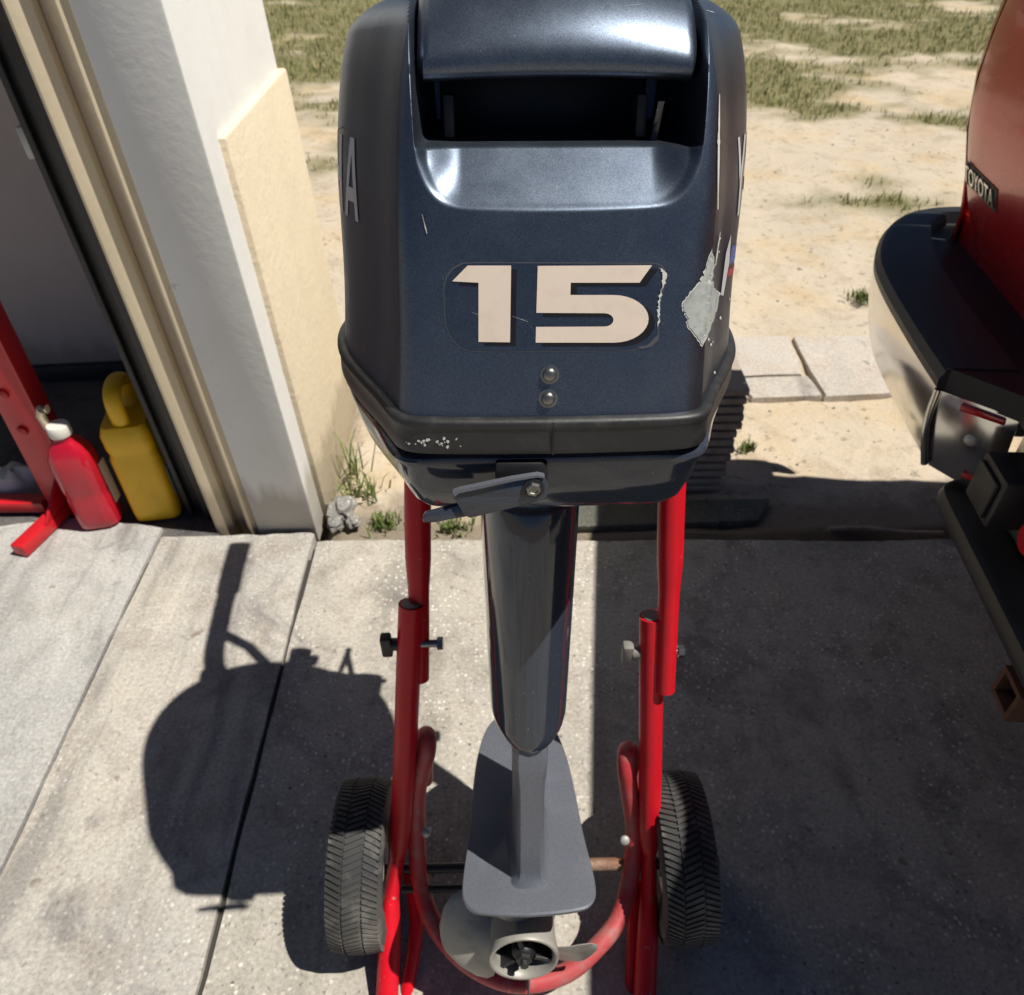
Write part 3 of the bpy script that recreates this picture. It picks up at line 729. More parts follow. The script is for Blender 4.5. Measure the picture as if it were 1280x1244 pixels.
# rear brace tubes under the axle
for s, P in ((-1, [(512, 1090), (520, 1160), (508, 1244), (505, 1275)]), (1, [(795, 1100), (792, 1170), (789, 1244), (788, 1275)])):
    tube('foot_brace', tpath([gp(x, y, .03) for x, y in P]), .011, M['red'], CART, ws=True)
# loop round the propeller
lp = [cp(530, 975, .055), cp(531, 930, .040), cp(533, 920, .022), cp(533, 940, .012), cp(522, 985, .012), cp(521, 1040, .012)]
Lz = [onz(x, y, z) for x, y, z in [(525, 1100, .122), (540, 1150, .090), (575, 1196, .070), (618, 1222, .058), (660, 1229, .055), (710, 1215, .060), (750, 1180, .078), (775, 1145, .092), (788, 1095, .122)]]
rp = [cp(793, 1040, .012), cp(786, 985, .012), cp(783, 958, .012), cp(785, 938, .022), cp(790, 950, .040), cp(792, 990, .055)]
tube('guard_loop', spline(lp+Lz+rp, 6), .0145, M['red_dull'], CART, ws=True, seg=16, ref=None)
for (x, y) in ((781, 1050), (533, 1040)):
    q = cp(x, y, -.004); lathe('loop_bolt', [(.0075, 0), (.0070, .004), (.004, .006), (.0005, .0065)], q, (0, -.8, .6), M['rim'], CART, ws=True)
tube('axle', [Vector((-.285, .556, .13)), Vector((.0, .556, .13))], .008, M['rod'], CART, ws=True)
tube('axle_end', [Vector((.0005, .556, .13)), Vector((.32, .556, .13))], .010, M['rust'], CART, ws=True)
tube('cross_rod', [Vector((-.19, .53, .115)), Vector((.0, .53, .115))], .006, M['rod'], CART, ws=True)
tube('cross_bar', [Vector((-.12, .812, .742)), Vector((.205, .812, .742))], .013, M['red'], CART, ws=True)
box('transom_board', (-.105, .79, .75), (.195, .825, .89), M['wood'], CART, bev=.004, ws=True)
def wheel(xc, tilt):
    w = empty('wheel', (xc-.02, .014, .13)); w.parent = CART; w.rotation_euler = (0, R(tilt), 0)
    prof = [(.058, -.030), (.075, -.038), (.098, -.0425), (.115, -.0405), (.1235, -.034), (.1265, -.020), (.1275, 0), (.1265, .020), (.1235, .034), (.115, .0405), (.098, .0425), (.075, .038), (.058, .030)]
    ty = lathe('tyre', prof, (0, 0, 0), (1, 0, 0), M['tyre'], w, seg=64, cap=False, angle=60)
    # tread lugs: slanted bars in three rows
    bm = bmesh.new(); N = 84
    for k in range(N):
        for row, (x0, x1, sl) in enumerate([(-.039, -.016, .9), (-.0135, .0135, -.9), (.016, .039, .9)]):
            a0 = 2*math.pi*(k+.33*row)/N; da = 2*math.pi/N*.30
            vs = []
            for (xx, aa) in ((x0, a0-da+sl*.045*(-1)), (x1, a0-da+sl*.045), (x1, a0+da+sl*.045), (x0, a0+da-sl*.045)):
                rr = .1268-.055*max(0, abs(xx)-.018)
                if abs(xx) > .035: rr -= .0035
                for dr in (-.004, .0036): vs.append(bm.verts.new((xx, math.cos(aa)*(rr+dr), math.sin(aa)*(rr+dr))))
            A = [vs[i] for i in (0, 2, 4, 6)]; B = [vs[i] for i in (1, 3, 5, 7)]
            bm.faces.new(B)
            for i in range(4): bm.faces.new((A[i], A[(i+1) % 4], B[(i+1) % 4], B[i]))
    tr = bm_obj('tread', bm, M['tyre'], w); tag(tr, kind='stuff')
    lathe('rim', [(.012, -.034), (.03, -.034), (.034, -.020), (.052, -.016), (.060, -.030), (.062, -.030), (.062, .030), (.060, .030), (.052, .016), (.034, .020), (.03, .034), (.012, .034)], (0, 0, 0), (1, 0, 0), M['rim'], w, seg=32)
wheel(-.252, 2); wheel(.257, -2)

# ------------------------------------------------------------------ pickup truck (rear end towards the camera's left)
M['truck'] = NT('truck_red'); _t = M['truck']; _d = _t.noise(9, 5, .6)
M['truck'] = _t.set(Base_Color=_t.mix(_t.math('MULTIPLY', _t.g(_d, .45, .8), .35), (.34, .010, .014), (.27, .045, .038)), Roughness=_t.math('ADD', _t.math('MULTIPLY', _d, .10), .22), Metallic=.35, Coat_Weight=.32, Coat_Roughness=.05)
M['chrome'] = paint('bumper_chrome', (.72, .71, .68), .16, metal=1., dirt=.35, dirtcol=(.35, .33, .30), scale=9)
M['pad'] = paint('bumper_pad', (.014, .015, .018), .50, dirt=.35, dirtcol=(.035, .036, .04), scale=120, bump=.12)
M['lamp_reflection_red'] = paint('lamp_reflection_red', (.45, .01, .02), .12, coat=.6)
M['glass'] = paint('dark_glass', (.01, .012, .014), .06, coat=.5, dirt=.05)
M['hitch'] = paint('hitch_rust', (.10, .045, .025), .8, dirt=.8, dirtcol=(.18, .09, .05), scale=70)
M['badge'] = paint('badge_chrome', (.70, .69, .66), .25, metal=.8, dirt=.3)
YAW = math.atan2(-.107, .994)
tg0 = Vector((.981, 1.674, 0)); HW = .935                       # tailgate's lower left corner
fwd = Vector((math.cos(YAW), math.sin(YAW), 0)); lft = Vector((-math.sin(YAW), math.cos(YAW), 0))
org = tg0-lft*.82
TS = .93
TR = empty('pickup_truck', (org.x*TS, org.y*TS, .098), (0, 0, YAW)); TR.scale = (TS, TS, TS); tag(TR, 'red pickup truck with black and chrome rear bumper at the right', 'pickup truck')
# tailgate: local x forward, y left, z up
def tg_x(z):
    u = (z-.69)/.73
    return .030-.075*sstep(-.05, .42, u)+.05*sstep(.5, 1.05, u) + (.010 if z < .735 else 0)
TW = HW-.064
def tg_w(z): return TW-.050*(1-sstep(.67, .80, z))-.012*(1-sstep(.75, 1.1, z))
tz = [.690, .695, .704, .714, .732, .737, .75, .77, .79, .82, .86, .90, .94, .98, 1.02, 1.06, 1.10, 1.14, 1.18, 1.23, 1.28, 1.33, 1.350, 1.358]
tu = [-1+2*i/30 for i in range(31)]; tu[1:1] = [-.995, -.985]; tu[-1:-1] = [.985, .995]
def tgp(y, z):
    e = abs(y)/tg_w(z); return Vector((tg_x(z)+.016*sstep(.97, 1, e)+.006*e*e, y, z))
rings = [[tgp(u*tg_w(z), z) for u in tu]+[Vector((.09, u*tg_w(z), z)) for u in tu[::-1]] for z in tz]
tg = loft_obj('tailgate', rings, M['truck'], TR, angle=25)
hd = box('tailgate_handle', (-.060, -.13, 1.10), (-.02, .13, 1.19), M['pad'], tg, bev=.01)
# badge: dark carrier with bright letters
def badge(text, y0, z0, h, length):
    cu = bpy.data.curves.new('letters', 'FONT'); cu.body = text; cu.size = 1; cu.extrude = .06; cu.space_character = 1.06; cu.offset = .012
    tmp = bpy.data.objects.new('tmp', cu); COL.objects.link(tmp)
    dg = bpy.context.evaluated_depsgraph_get(); me = bpy.data.meshes.new_from_object(tmp.evaluated_get(dg)); bpy.data.objects.remove(tmp)
    xs = [v.co.x for v in me.vertices]; ys = [v.co.y for v in me.vertices]
    x0, x1, b0, b1 = min(xs), max(xs), min(ys), max(ys)
    for v in me.vertices:
        a = (v.co.x-x0)/(x1-x0); b = (v.co.y-b0)/(b1-b0); zz = z0+b*h; d = .006 if v.co.z > 0 else .002
        v.co = Vector((tgp(y0-a*length, zz).x-d, y0-a*length, zz))
    me.materials.clear(); me.materials.append(M['badge']); o = bpy.data.objects.new('badge_letters', me); COL.objects.link(o); o.parent = tg
    return o
BY, BZ, BH, BL = .822, .812, .034, .165
badge('TOYOTA', BY, BZ, BH, BL)
prism('badge_carrier', [tgp(BY+.008-(BL+.016)*a, BZ-.006+(BH+.012)*b)+Vector((-.0005, 0, 0)) for a, b in ((0, 0), (1, 0), (1, 1), (0, 1))], (-.0012, 0, 0), M['dark'], tg)
# bed sides with rounded rear corners, wheel arch cut
for s in (1, -1):
    zz = [.55, .60, .66, .72, .80, .90, 1.0, 1.08, 1.14, 1.2, 1.28, 1.35, 1.358]
    def out_y(z): u = (z-.55)/.87; return HW-.045+.045*math.sin(min(1, .12+u*.95)*math.pi*.62)-.03*max(0, u-.8)/.2
    for (x0, x1, zmin) in ((0, .78, .55), (.78, 1.62, .90), (1.62, 2.05, .55)):
        rr = []
        for z in [v for v in zz if v >= zmin-1e-6]:
            oy = out_y(z); row = []
            if x0 == 0:
                row += [(.020, HW-.056), (.022, oy-.045), (.030, oy-.020), (.050, oy-.005), (.09, oy)]
            else: row += [(x0, HW-.056), (x0, oy)]
            row += [(x1, oy), (x1, HW-.056)]
            rr.append([Vector((x+tg_x(max(z, .74))*(1 if x < .1 else 0), s*y, z)) for x, y in row])
        loft_obj('bed_side', rr, M['truck'], TR, angle=30)
    tl = box('tail_lamp', (.012, s*(HW-.048)-.03, 1.00), (.03, s*(HW-.048)+.024, 1.24), M['lamp_reflection_red'], TR, bev=.008)
    lathe('wheel', [(.10, -.11), (.19, -.125), (.20, -.12), (.33, -.115), (.365, -.09), (.37, 0), (.365, .09), (.33, .115), (.20, .12), (.19, .125), (.10, .11)], (1.20, s*(HW-.15), .265), (0, 1, 0), M['tyre'], TR, seg=40)
    lathe('wheel', [(.10, -.11), (.19, -.125), (.20, -.12), (.33, -.115), (.365, -.09), (.37, 0), (.365, .09), (.33, .115), (.20, .12), (.19, .125), (.10, .11)], (4.40, s*(HW-.15), .265), (0, 1, 0), M['tyre'], TR, seg=40)
box('bed_floor', (.05, -HW+.05, .66), (2.05, HW-.05, .72), M['truck'], TR)
def cabring(x0, x1, w, z): return [Vector((x0, -w, z)), Vector((x0, w, z)), Vector((x1, w, z)), Vector((x1, -w, z))]
loft_obj('cab', [cabring(2.07, 3.6, HW, .45), cabring(2.07, 3.7, HW+.01, .8), cabring(2.07, 3.75, HW-.02, 1.18), cabring(2.16, 3.3, HW-.13, 1.62), cabring(2.3, 3.1, HW-.2, 1.68)], M['truck'], TR)
loft_obj('bonnet', [cabring(3.76, 4.02, HW-.02, .5), cabring(3.76, 5.05, HW-.04, .9), cabring(3.76, 4.95, HW-.1, 1.10)], M['truck'], TR)
prism('rear_window', [Vector((2.088, -.55, 1.23)), Vector((2.088, .55, 1.23)), Vector((2.148, .5, 1.55)), Vector((2.148, -.5, 1.55))], (-.012, 0, 0), M['glass'], TR)
box('frame_rail', (.05, -.5, .45), (4.6, -.4, .58), M['dark'], TR); box('frame_rail', (.05, .4, .45), (4.6, .5, .58), M['dark'], TR)
# rear bumper: plan outline of its outer edge, from the centre notch round the corner
def half_outline(s): return [(-.178, s*.252), (-.182, s*.40), (-.180, s*.60), (-.163, s*.735), (-.110, s*.875), (-.045, s*.965), (.02, s*1.005), (.10, s*1.018), (.20, s*1.015)]
def bsec(P, z0, z1, tuck, thick, s, bulge=.012):
    path = spline([Vector((x, y, 0)) for x, y in P], 5); rr = []
    for i, p in enumerate(path):
        t = (path[min(i+1, len(path)-1)]-path[max(i-1, 0)]).normalized(); nn = Vector((-t.y, t.x, 0))*s
        row = [p+nn*(bulge*math.sin(u*math.pi)-(tuck*(1-u)**1.5))+Vector((0, 0, z0+(z1-z0)*u)) for u in (0, .08, .3, .6, .88, 1)]
        row += [row[-1]-nn*thick, row[0]-nn*thick]
        rr.append(row)
    return rr
ZB = .652
for s in (1, -1):
    loft_obj('bumper_face', bsec(half_outline(s), .485, ZB, .034, .012, s, .006), M['chrome'], TR, angle=40)
    P = spline([Vector((x, y, 0)) for x, y in half_outline(s)], 5)
    n = len(P); rr = []
    for i, p in enumerate(P):
        t = (P[min(i+1, n-1)]-P[max(i-1, 0)]).normalized(); nn = Vector((-t.y, t.x, 0))*s
        k = sstep(.62, .95, abs(p.y)); o = p+nn*.005
        inner = Vector((.080+.03*k, s*min(abs(p.y), .80+.10*k), 0))
        if i > n-13: inner = Vector((max(.06, p.x-.01), s*.90, 0))
        w1 = .46-.02*k; w2 = w1+.05
        rr.append([o+Vector((0, 0, ZB)), o+nn*.002+Vector((0, 0, ZB+.016)), o-nn*.006+Vector((0, 0, ZB+.031)), o-nn*.020+Vector((0, 0, ZB+.038)), o.lerp(inner, w1)+Vector((0, 0, ZB+.039)), o.lerp(inner, w2)+Vector((0, 0, ZB+.012)), inner+Vector((0, 0, ZB+.008)), inner+Vector((0, 0, ZB-.05)), o-nn*.02+Vector((0, 0, ZB-.02))])
    loft_obj('bumper_pad', rr, M['pad'], TR, angle=35)
    # notch cheek with plate lamp; red bars stand for reflections in the chrome
    ck = [Vector((-.176, s*.252, ZB-.006)), Vector((-.072, s*.172, ZB-.006)), Vector((-.050, s*.178, .462)), Vector((-.142, s*.252, .482))]
    cheek = prism('recess_cheek', ck, (.004, s*.010, 0), M['chrome'], TR, .002)
    tube('recess_edge', spline([Vector((-.178, s*.252, ZB-.004)), Vector((-.174, s*.252, .57)), Vector((-.150, s*.252, .486))], 4), .0065, M['chrome'], TR)
    L0 = ck[0].lerp(ck[1], .30); L1 = ck[0].lerp(ck[1], .85); D = (ck[3]-ck[0])
    prism('red_reflection_upper', [L0+D*.05, L1+D*.05, L1+D*.12, L0+D*.13], (-.005, -s*.006, 0), M['lamp_reflection_red'], TR, .002)
    lathe('plate_lamp', [(.012, 0), (.011, .005), (.006, .008), (.0005, .009)], L0.lerp(L1, .35)+D*.45, (-.6, -s*.8, 0), M['rim'], TR)
    prism('red_reflection_lower', [L0.lerp(L1, .3)+D*.88, L1+D*.86, L1+D*.93, L0.lerp(L1, .3)+D*.95], (-.005, -s*.006, 0), M['lamp_reflection_red'], TR, .002)
prism('centre_pad', [Vector((-.074, -.175, ZB-.006)), Vector((-.176, -.256, ZB-.004)), Vector((-.176, -.258, ZB+.036)), Vector((-.078, -.178, ZB+.034)), ], (.10, 0, 0), M['pad'], TR)
prism('centre_pad', [Vector((-.176, .258, ZB+.036)), Vector((-.074, .172, ZB+.034)), Vector((-.074, -.172, ZB+.034)), Vector((-.176, -.258, ZB+.036)), Vector((.085, -.258, ZB+.036)), Vector((.085, .258, ZB+.036))], (0, 0, -.045), M['pad'], TR)
box('recess_back', (-.045, -.185, .46), (-.035, .185, ZB-.004), M['chrome'], TR)
box('plug_socket', (-.118, .055, .500), (-.045, .150, .600), M['dark'], TR, bev=.010)
box('plug_cover', (-.126, .068, .515), (-.117, .138, .588), M['pad'], TR, bev=.004)
box('number_plate', (-.056, -.165, .475), (-.050, .025, .60), M['rim'], TR, bev=.003)
tube('red_reflection_disc', [Vector((-.085, .0, .535)), Vector((-.046, .0, .535))], .026, M['lamp_reflection_red'], TR)  # solid red disc standing for a red reflection in the chrome recess
# black step below the bumper
P = [(-.115, .0), (-.115, .15), (-.114, .21), (-.105, .24), (-.08, .258), (-.04, .262)]
for s in (1, -1):
    path = spline([Vector((x, s*y, 0)) for x, y in P], 5)
    rr = [[Vector((p.x+.012, p.y, .395)), Vector((p.x, p.y, .412)), Vector((p.x-.004, p.y, .43)), Vector((p.x+.002, p.y, .446)), Vector((p.x+.014, p.y, .452)), Vector((p.x+.10, p.y, .456)), Vector((p.x+.10, p.y, .395))] for p in path]
    loft_obj('bumper_step', rr, M['pad'], TR, angle=35)
box('hitch_crossbar', (.06, -.5, .235), (.12, .5, .285), M['hitch'], TR, bev=.006)
hb = bmesh.new()
for lo, hi in (((-.045, -.124, .225), (.20, -.114, .293)), ((-.045, -.066, .225), (.20, -.056, .293)), ((-.0445, -.1135, .225), (.20, -.0665, .235)), ((-.0445, -.1135, .283), (.20, -.0665, .293))): box_bm(lo, hi, 0, 1, hb)
bm_obj('hitch_receiver', hb, M['hitch'], TR)

# ------------------------------------------------------------------ things in the garage doorway
st = empty('steel_stand', (-1.21, 1.60, 0)); tag(st, 'red steel stand with bolted upright and feet in the garage doorway', 'stand')
M['red_st'] = paint('stand_red', (.55, .010, .018), .35, coat=.2, dirt=.35, scale=25)
prism('upright', [Vector((-1.262, 1.60, .01)), Vector((-1.170, 1.60, .01)), Vector((-1.170, 1.60, .95)), Vector((-1.250, 1.60, .95))], (0, .010, 0), M['red_st'], st, .003, ws=True)
prism('upright_flange', [Vector((-1.170, 1.595, .03)), Vector((-1.170, 1.66, .03)), Vector((-1.170, 1.66, .95)), Vector((-1.170, 1.595, .95))], (.006, 0, 0), M['red_st'], st, .002, ws=True)
def bar(name, a, b, w, h, mat, par):
    a = Vector(a); b = Vector(b); d = (b-a).normalized(); sd = Vector((-d.y, d.x, 0)).normalized()*w/2
    return prism(name, [a-sd, b-sd, b+sd, a+sd], (0, 0, h), mat, par, .004, ws=True)
bar('foot', (-1.195, 1.66, .003), (-1.262, 1.425, .003), .042, .034, M['red_st'], st)
bar('foot', (-1.27, 1.612, .003), (-1.60, 1.62, .003), .045, .034, M['red_st'], st)
prism('foot_gusset', [Vector((-1.205, 1.595, .038)), Vector((-1.225, 1.50, .038)), Vector((-1.205, 1.595, .12))], (.008, 0, 0), M['red_st'], st, .001, ws=True)
for z in (.27, .30+.08): lathe('bolt', [(.014, 0), (.013, .007), (.006, .010), (.0005, .0105)], (-1.225, 1.600, z), (0, -1, 0), M['red_st'], st, ws=True)

def rrect(cx_, cy_, w, d, r, z, n=5, rot=0):
    P = []
    for sx_, sy_, a0 in ((1, 1, 0), (-1, 1, 90), (-1, -1, 180), (1, -1, 270)):
        for k in range(n+1):
            a = R(a0+90*k/n); P.append((sx_*(w/2-r)+r*math.cos(a), sy_*(d/2-r)+r*math.sin(a)))
    c, s_ = math.cos(rot), math.sin(rot)
    return [Vector((cx_+x*c-y*s_, cy_+x*s_+y*c, z)) for x, y in P]
M['red_pl'] = paint('bottle_red', (.48, .006, .025), .22, coat=.4, dirt=.3, scale=20)
M['cap'] = paint('cap_white', (.72, .69, .62), .45); M['nozzle'] = paint('nozzle_cream', (.66, .56, .38), .5)
bo = empty('fuel_bottle', (-1.105, 1.560, 0)); tag(bo, 'red plastic bottle with white cap beside the steel stand', 'bottle')
loft_obj('body', [rrect(0, 0, w, d, min(w, d)*.36, z, 5, .2) for w, d, z in [(.09, .075, .002), (.106, .088, .010), (.108, .09, .03), (.108, .09, .10), (.102, .084, .115), (.108, .09, .13), (.108, .09, .205), (.100, .084, .232), (.078, .068, .256), (.052, .050, .270), (.042, .042, .278), (.040, .040, .290)]], M['red_pl'], bo, angle=40)
lathe('cap', [(.026, 0), (.027, .004), (.027, .024), (.024, .029), (.012, .030), (.001, .030)], (0, 0, .286), (0, 0, 1), M['cap'], bo)
tube('nozzle', [Vector((-.030, .01, .300)), Vector((-.036, .012, .335)), Vector((-.028, .012, .352)), Vector((-.012, .012, .352))], .011, M['nozzle'], bo)
prism('side_label', [Vector((.0555, .000, .06)), Vector((.0555, .03, .06)), Vector((.0555, .03, .19)), Vector((.0555, .000, .19))], (.0012, 0, 0), M['cap'], bo)

M['yellow'] = paint('jug_yellow', (.86, .50, .004), .38, dirt=.35, dirtcol=(.45, .25, .02), scale=18)
M['bluelab'] = paint('jug_label', (.25, .33, .46), .5, dirt=.8, dirtcol=(.6, .62, .62), scale=50)
ju = empty('oil_jug', (-.968, 1.640, 0), (0, 0, R(8))); tag(ju, 'yellow plastic jug with handle hole behind the door track', 'jug')
loft_obj('body', [rrect(0, 0, w, d, .022, z, 4) for w, d, z in [(.10, .15, -.010), (.118, .17, 0), (.12, .172, .02), (.12, .172, .20), (.112, .164, .215), (.118, .170, .23), (.118, .170, .275), (.105, .15, .295)]], M['yellow'], ju, angle=40)
hr = spline([Vector((0, -.055, .285)), Vector((0, -.06, .34)), Vector((0, -.045, .375)), Vector((0, .0, .385)), Vector((0, .04, .37)), Vector((0, .055, .33)), Vector((0, .055, .285))], 6)
tube('handle', hr, lambda i: (.022, .014), M['yellow'], ju)
lathe('spout', [(.03, 0), (.028, .02), (.024, .03), (.024, .045), (.026, .046), (.026, .068), (.001, .07)], (0, .045, .29), (0, 0, 1), M['yellow'], ju)
prism('label', [Vector((.0610, -.06, .06)), Vector((.0610, .05, .06)), Vector((.0610, .05, .16)), Vector((.0610, -.06, .16))], (.0012, 0, 0), M['bluelab'], ju)
rag = loft_obj('shop_rag', [[Vector((-1.40+.075*math.cos(a)*k*(1+.2*math.sin(3*a)), 1.70+.05*math.sin(a)*k*(1+.15*math.cos(4*a)), .012+z+.006*math.sin(5*a))) for a in [2*math.pi*i/28 for i in range(28)]] for k, z in [(1, -.022), (1.02, .01), (.9, .035), (.6, .055), (.2, .06)]], M['cap'])
tag(rag, 'white crumpled rag lying behind the red stand', 'rag')

# ------------------------------------------------------------------ pavers, boards, slab in the sand
pp = empty('paver_path', (.9, 2.3, 0)); tag(pp, 'row of pale concrete pavers lying in the sand', kind='structure')
def paver(P, z0, z1, seed):
    bm = bmesh.new(); b = []
    loop = []
    for i in range(4):
        p, q = Vector(P[i]), Vector(P[(i+1) % 4])
        for k in range(5):
            c = p.lerp(q, k/5); loop.append(Vector((c.x+.004*noise.noise((c.x*20, c.y*20, seed)), c.y+.004*noise.noise((c.x*20, c.y*20, seed+5)), 0)))
    tl = .006*(random.random()-.5)
    top = [bm.verts.new((c.x, c.y, z1+tl*(c.x-P[0][0])*8)) for c in loop]; low = [bm.verts.new((c.x, c.y, z0)) for c in loop]
    bm.faces.new(top)
    for i in range(len(loop)): k = (i+1) % len(loop); bm.faces.new((top[i], low[i], low[k], top[k]))
    e = [ed for ed in bm.edges if ed.verts[0] in top and ed.verts[1] in top]
    bmesh.ops.bevel(bm, geom=e, offset=.005, segments=2, profile=.5, affect='EDGES')
    return bm_obj('paver', bm, M['paver'], pp, world_space=True, angle=30)
ya, yb, yc = 2.105, 2.225, 2.49
for x0, x1 in ((.02, .265), (.275, .52), (.53, .775), (.785, 1.015)): paver([(x0, ya, 0), (x1, ya-.002, 0), (x1-.01, yb, 0), (x0-.01, yb, 0)], -.08, -.020, x0*7)
for x0, x1 in ((-.09, .15), (.16, .405), (.415, .665), (.675, .985)): paver([(x0, yb+.008, 0), (x1, yb+.008, 0), (x1+.03, yc, 0), (x0+.03, yc, 0)], -.08, -.018, x0*5+3)
paver([(1.025, ya-.002, 0), (1.250, ya+.004, 0), (1.315, yc-.01, 0), (1.03, yc, 0)], -.08, -.019, 2.2)

M['board'] = paint('weathered_board', (.40, .34, .28), .8, dirt=.6, dirtcol=(.18, .14, .11), scale=35, bump=.4)
ORD = ['lowest', 'second lowest', 'third lowest', 'fourth lowest', 'fifth lowest', 'sixth lowest', 'middle', 'sixth highest', 'fifth highest', 'fourth highest', 'third highest', 'second highest', 'topmost']
for k in range(13):
    z = -.012+k*.0262; x1 = .578+.0024*k+random.uniform(-.006, .006)
    v = [(.25, 1.64), (x1, 1.635), (x1+.004, 1.84), (.25, 1.84)]
    o = prism('board', [Vector((x, y, z)) for x, y in v], (0, 0, .0185), M['board'], None, .0025)
    tag(o, ORD[k]+' weathered brown board of the stack behind the cowl', 'board', 'boards stacked behind the motor')
    # thin spacer sticker under each
    if k:
        s_ = box('spacer', (.27, 1.67, z-.0080), (.50, 1.70, z-.0002), M['dark'], o)
ms = prism('old_slab', [Vector((.13, 1.492, -.035)), Vector((.648, 1.502, -.035)), Vector((.706, 1.59, -.035)), Vector((.13, 1.588, -.035))], (0, 0, .034), M['old_slab'], None, .004)
tag(ms, 'dark mossy flat slab lying against the driveway edge', 'slab')
sk = tube('stick', spline([Vector((.83, 1.475, -.012)), Vector((.93, 1.470, -.008)), Vector((1.03, 1.455, -.012)), Vector((1.12, 1.452, -.014))], 4), .0055, M['board'], seg=7)
tag(sk, 'thin dark stick lying at the driveway edge in shade', 'stick')
for k, (px, py, r) in enumerate([(428, 636, .040), (418, 655, .022), (442, 652, .020)]):
    c = onz(px, py, 0); bm = bmesh.new(); bmesh.ops.create_icosphere(bm, subdivisions=3, radius=r)
    for v in bm.verts:
        d = v.co.normalized(); v.co *= 1+.45*noise.noise(d*1.8+Vector((k*3, 0, 0)))+.12*noise.noise(d*7); v.co.z *= .75
        v.co += Vector((c.x, c.y, .0))
    o = bm_obj('rubble_chunk', bm, M['rubble'], None, angle=35)
    tag(o, ['large grey lump of broken concrete at the foot of the wall', 'small concrete crumb at the corner joint of the driveway', 'small concrete crumb beside the large lump by the wall'][k], 'rubble')

# ------------------------------------------------------------------ plants and grass
def blades(pts, hmin, hmax, w, lean, cols):
    """numpy grass: each blade a bent two-segment strip"""
    n = len(pts); P = np.array(pts); h = rng.uniform(hmin, hmax, n)*(P[:, 3] if P.shape[1] > 3 else 1)
    a = rng.uniform(0, 2*np.pi, n); ln = rng.uniform(.2, 1, n)*lean*h; b = a+np.pi/2+rng.uniform(-.5, .5, n)
    dx, dy = np.cos(a), np.sin(a); wx, wy = np.cos(b)*w*.5, np.sin(b)*w*.5
    B = P[:, :3]
    v0 = B+np.stack([wx, wy, 0*h], 1); v1 = B-np.stack([wx, wy, 0*h], 1)
    mid = B+np.stack([dx*ln*.35, dy*ln*.35, h*.6], 1)
    v2 = mid+np.stack([wx*.7, wy*.7, 0*h], 1); v3 = mid-np.stack([wx*.7, wy*.7, 0*h], 1)
    v4 = B+np.stack([dx*ln, dy*ln, h*(1-.15*ln/np.maximum(h, 1e-4))], 1)
    V = np.stack([v0, v1, v2, v3, v4], 1).reshape(-1, 3); i = np.arange(n)*5
    F1 = np.stack([i, i+1, i+3, i+2], 1).tolist(); F2 = np.stack([i+2, i+3, i+4], 1).tolist()
    C = np.array(cols)[rng.integers(0, len(cols), n)]*rng.uniform(.7, 1.25, (n, 1))
    return V, F1+F2, np.repeat(C, 5, 0)
def grass_obj(name, V, Fc, C, mat, parent=None):
    me = bpy.data.meshes.new(name); me.from_pydata(V.tolist(), [], Fc)
    at = me.color_attributes.new('tint', 'FLOAT_COLOR', 'POINT')
    at.data.foreach_set('color', np.concatenate([C, np.ones((len(C), 1))], 1).astype(np.float32).reshape(-1))
    me.materials.append(mat); o = bpy.data.objects.new(name, me); COL.objects.link(o)
    if parent: o.parent = parent
    return o
def gz(x, y): return -.03+.022*noise.noise((x*1.7, y*1.7, 0))+.012*noise.noise((x*6, y*6, 3))
pts = []
for _ in range(150000):
    y = 2.6+rng.random()**.8*11.5; x = rng.uniform(-.65*y-.2, .72*y+.6)
    if x < -.45 and y < 2.2: continue
    c = cover(x, y)
    if rng.random() < max(0, c-.25)**1.3*(1.0 if y < 7 else .8): pts.append((x, y, gz(x, y)-.004, .45+.75*c))
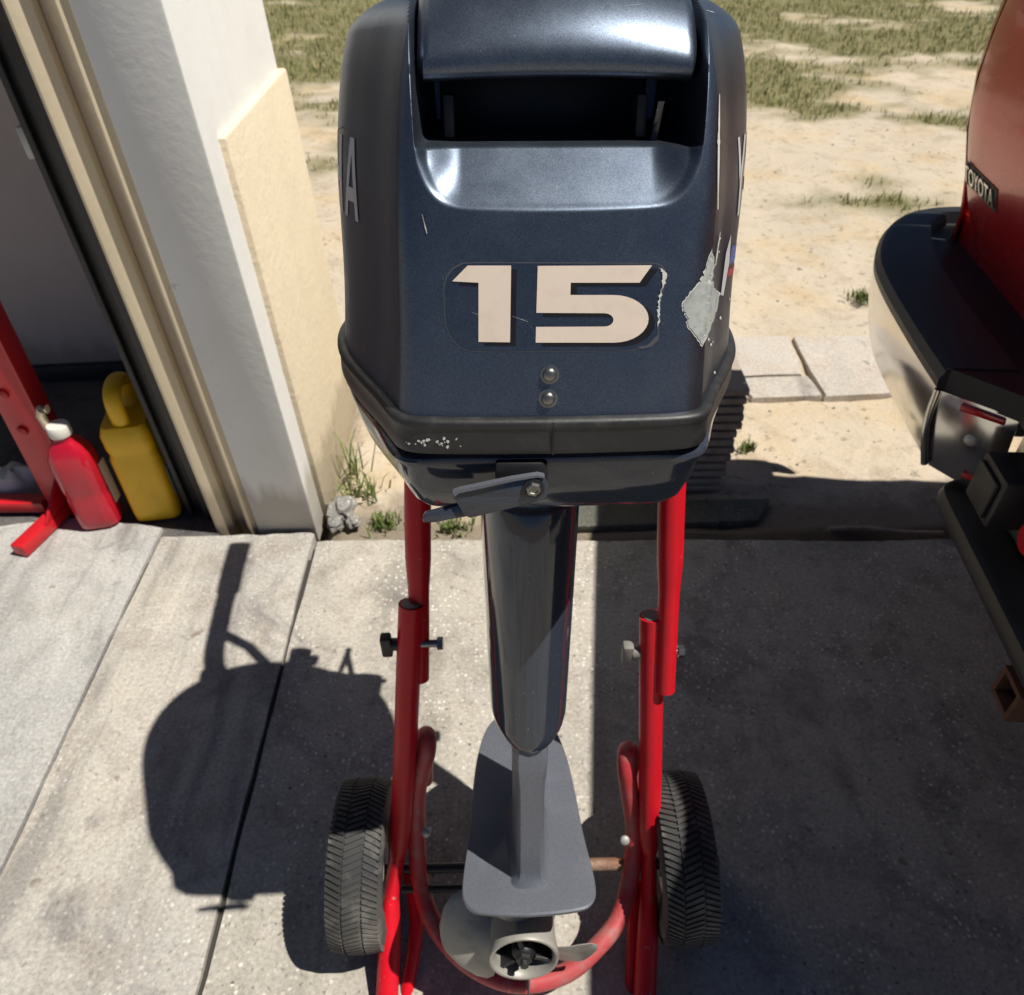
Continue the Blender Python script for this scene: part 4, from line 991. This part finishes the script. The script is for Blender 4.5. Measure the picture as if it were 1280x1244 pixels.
GC = [(.105, .150, .038), (.13, .165, .05), (.09, .13, .034), (.22, .20, .085), (.29, .255, .13), (.17, .16, .065), (.25, .225, .10)]
GC = [tuple(1.35*v for v in c) for c in GC]
V, Fc, C = blades(pts, .02, .062, .0075, .9, GC)
tag(grass_obj('grass', V, Fc, C, M['grass']), 'thin dry green grass growing over the sand', 'grass', kind='stuff')

WL = ['green weed sprouting at the foot of the cream wall', 'low grassy weed in the sand just past the driveway edge beside the wall', 'small green weed at the driveway edge left of the motor leg', 'tall thin weed leaning against the cream wall', 'small dark grass tuft on the sand right of the pavers', 'low weed at the corner of the board stack']
for k, (px, py, n, hh, sp) in enumerate([(452, 615, 50, .085, .03), (480, 655, 80, .045, .022), (567, 660, 70, .04, .020), (441, 588, 22, .17, .018), (1080, 372, 90, .05, .028), (935, 560, 40, .04, .013)]):
    c = onz(px, py, -.02); p = [(c.x+rng.normal(0, sp), c.y+rng.normal(0, sp*.8), -.03) for _ in range(n)]
    p = [q for q in p if q[1] > 1.475 and (q[0] > -.485)]
    if not p: p = [(c.x, max(c.y, 1.48), -.03)]
    V, Fc, C = blades(p, hh*.5, hh, .006, .9, [(.10, .17, .03), (.14, .20, .05), (.20, .20, .07), (.08, .13, .03)])
    tag(grass_obj('weed_plant', V, Fc, C, M['grass']), WL[k], 'weed', 'weeds along the slab and wall')
# small stones and crumbs on the sand (uncountable)
bm = bmesh.new()
for _ in range(520):
    y = 1.48+rng.random()**1.6*3.5; x = rng.uniform(-.4, .75*y+.5)
    if 2.08 < y < 2.5 and x < 1.3 or y < 1.60 and x < .72: continue
    r = rng.uniform(.0015, .006)*(1+(rng.random() < .05)); g = bmesh.ops.create_icosphere(bm, subdivisions=1, radius=r)
    for v in g['verts']: v.co = Vector((v.co.x*rng.uniform(.8, 1.3)+x, v.co.y*rng.uniform(.8, 1.3)+y, v.co.z*.7+gz(x, y)+r*.1))
tag(bm_obj('gravel', bm, M['rubble'], None), 'small stones and crumbs scattered on the sand', 'gravel', kind='stuff')
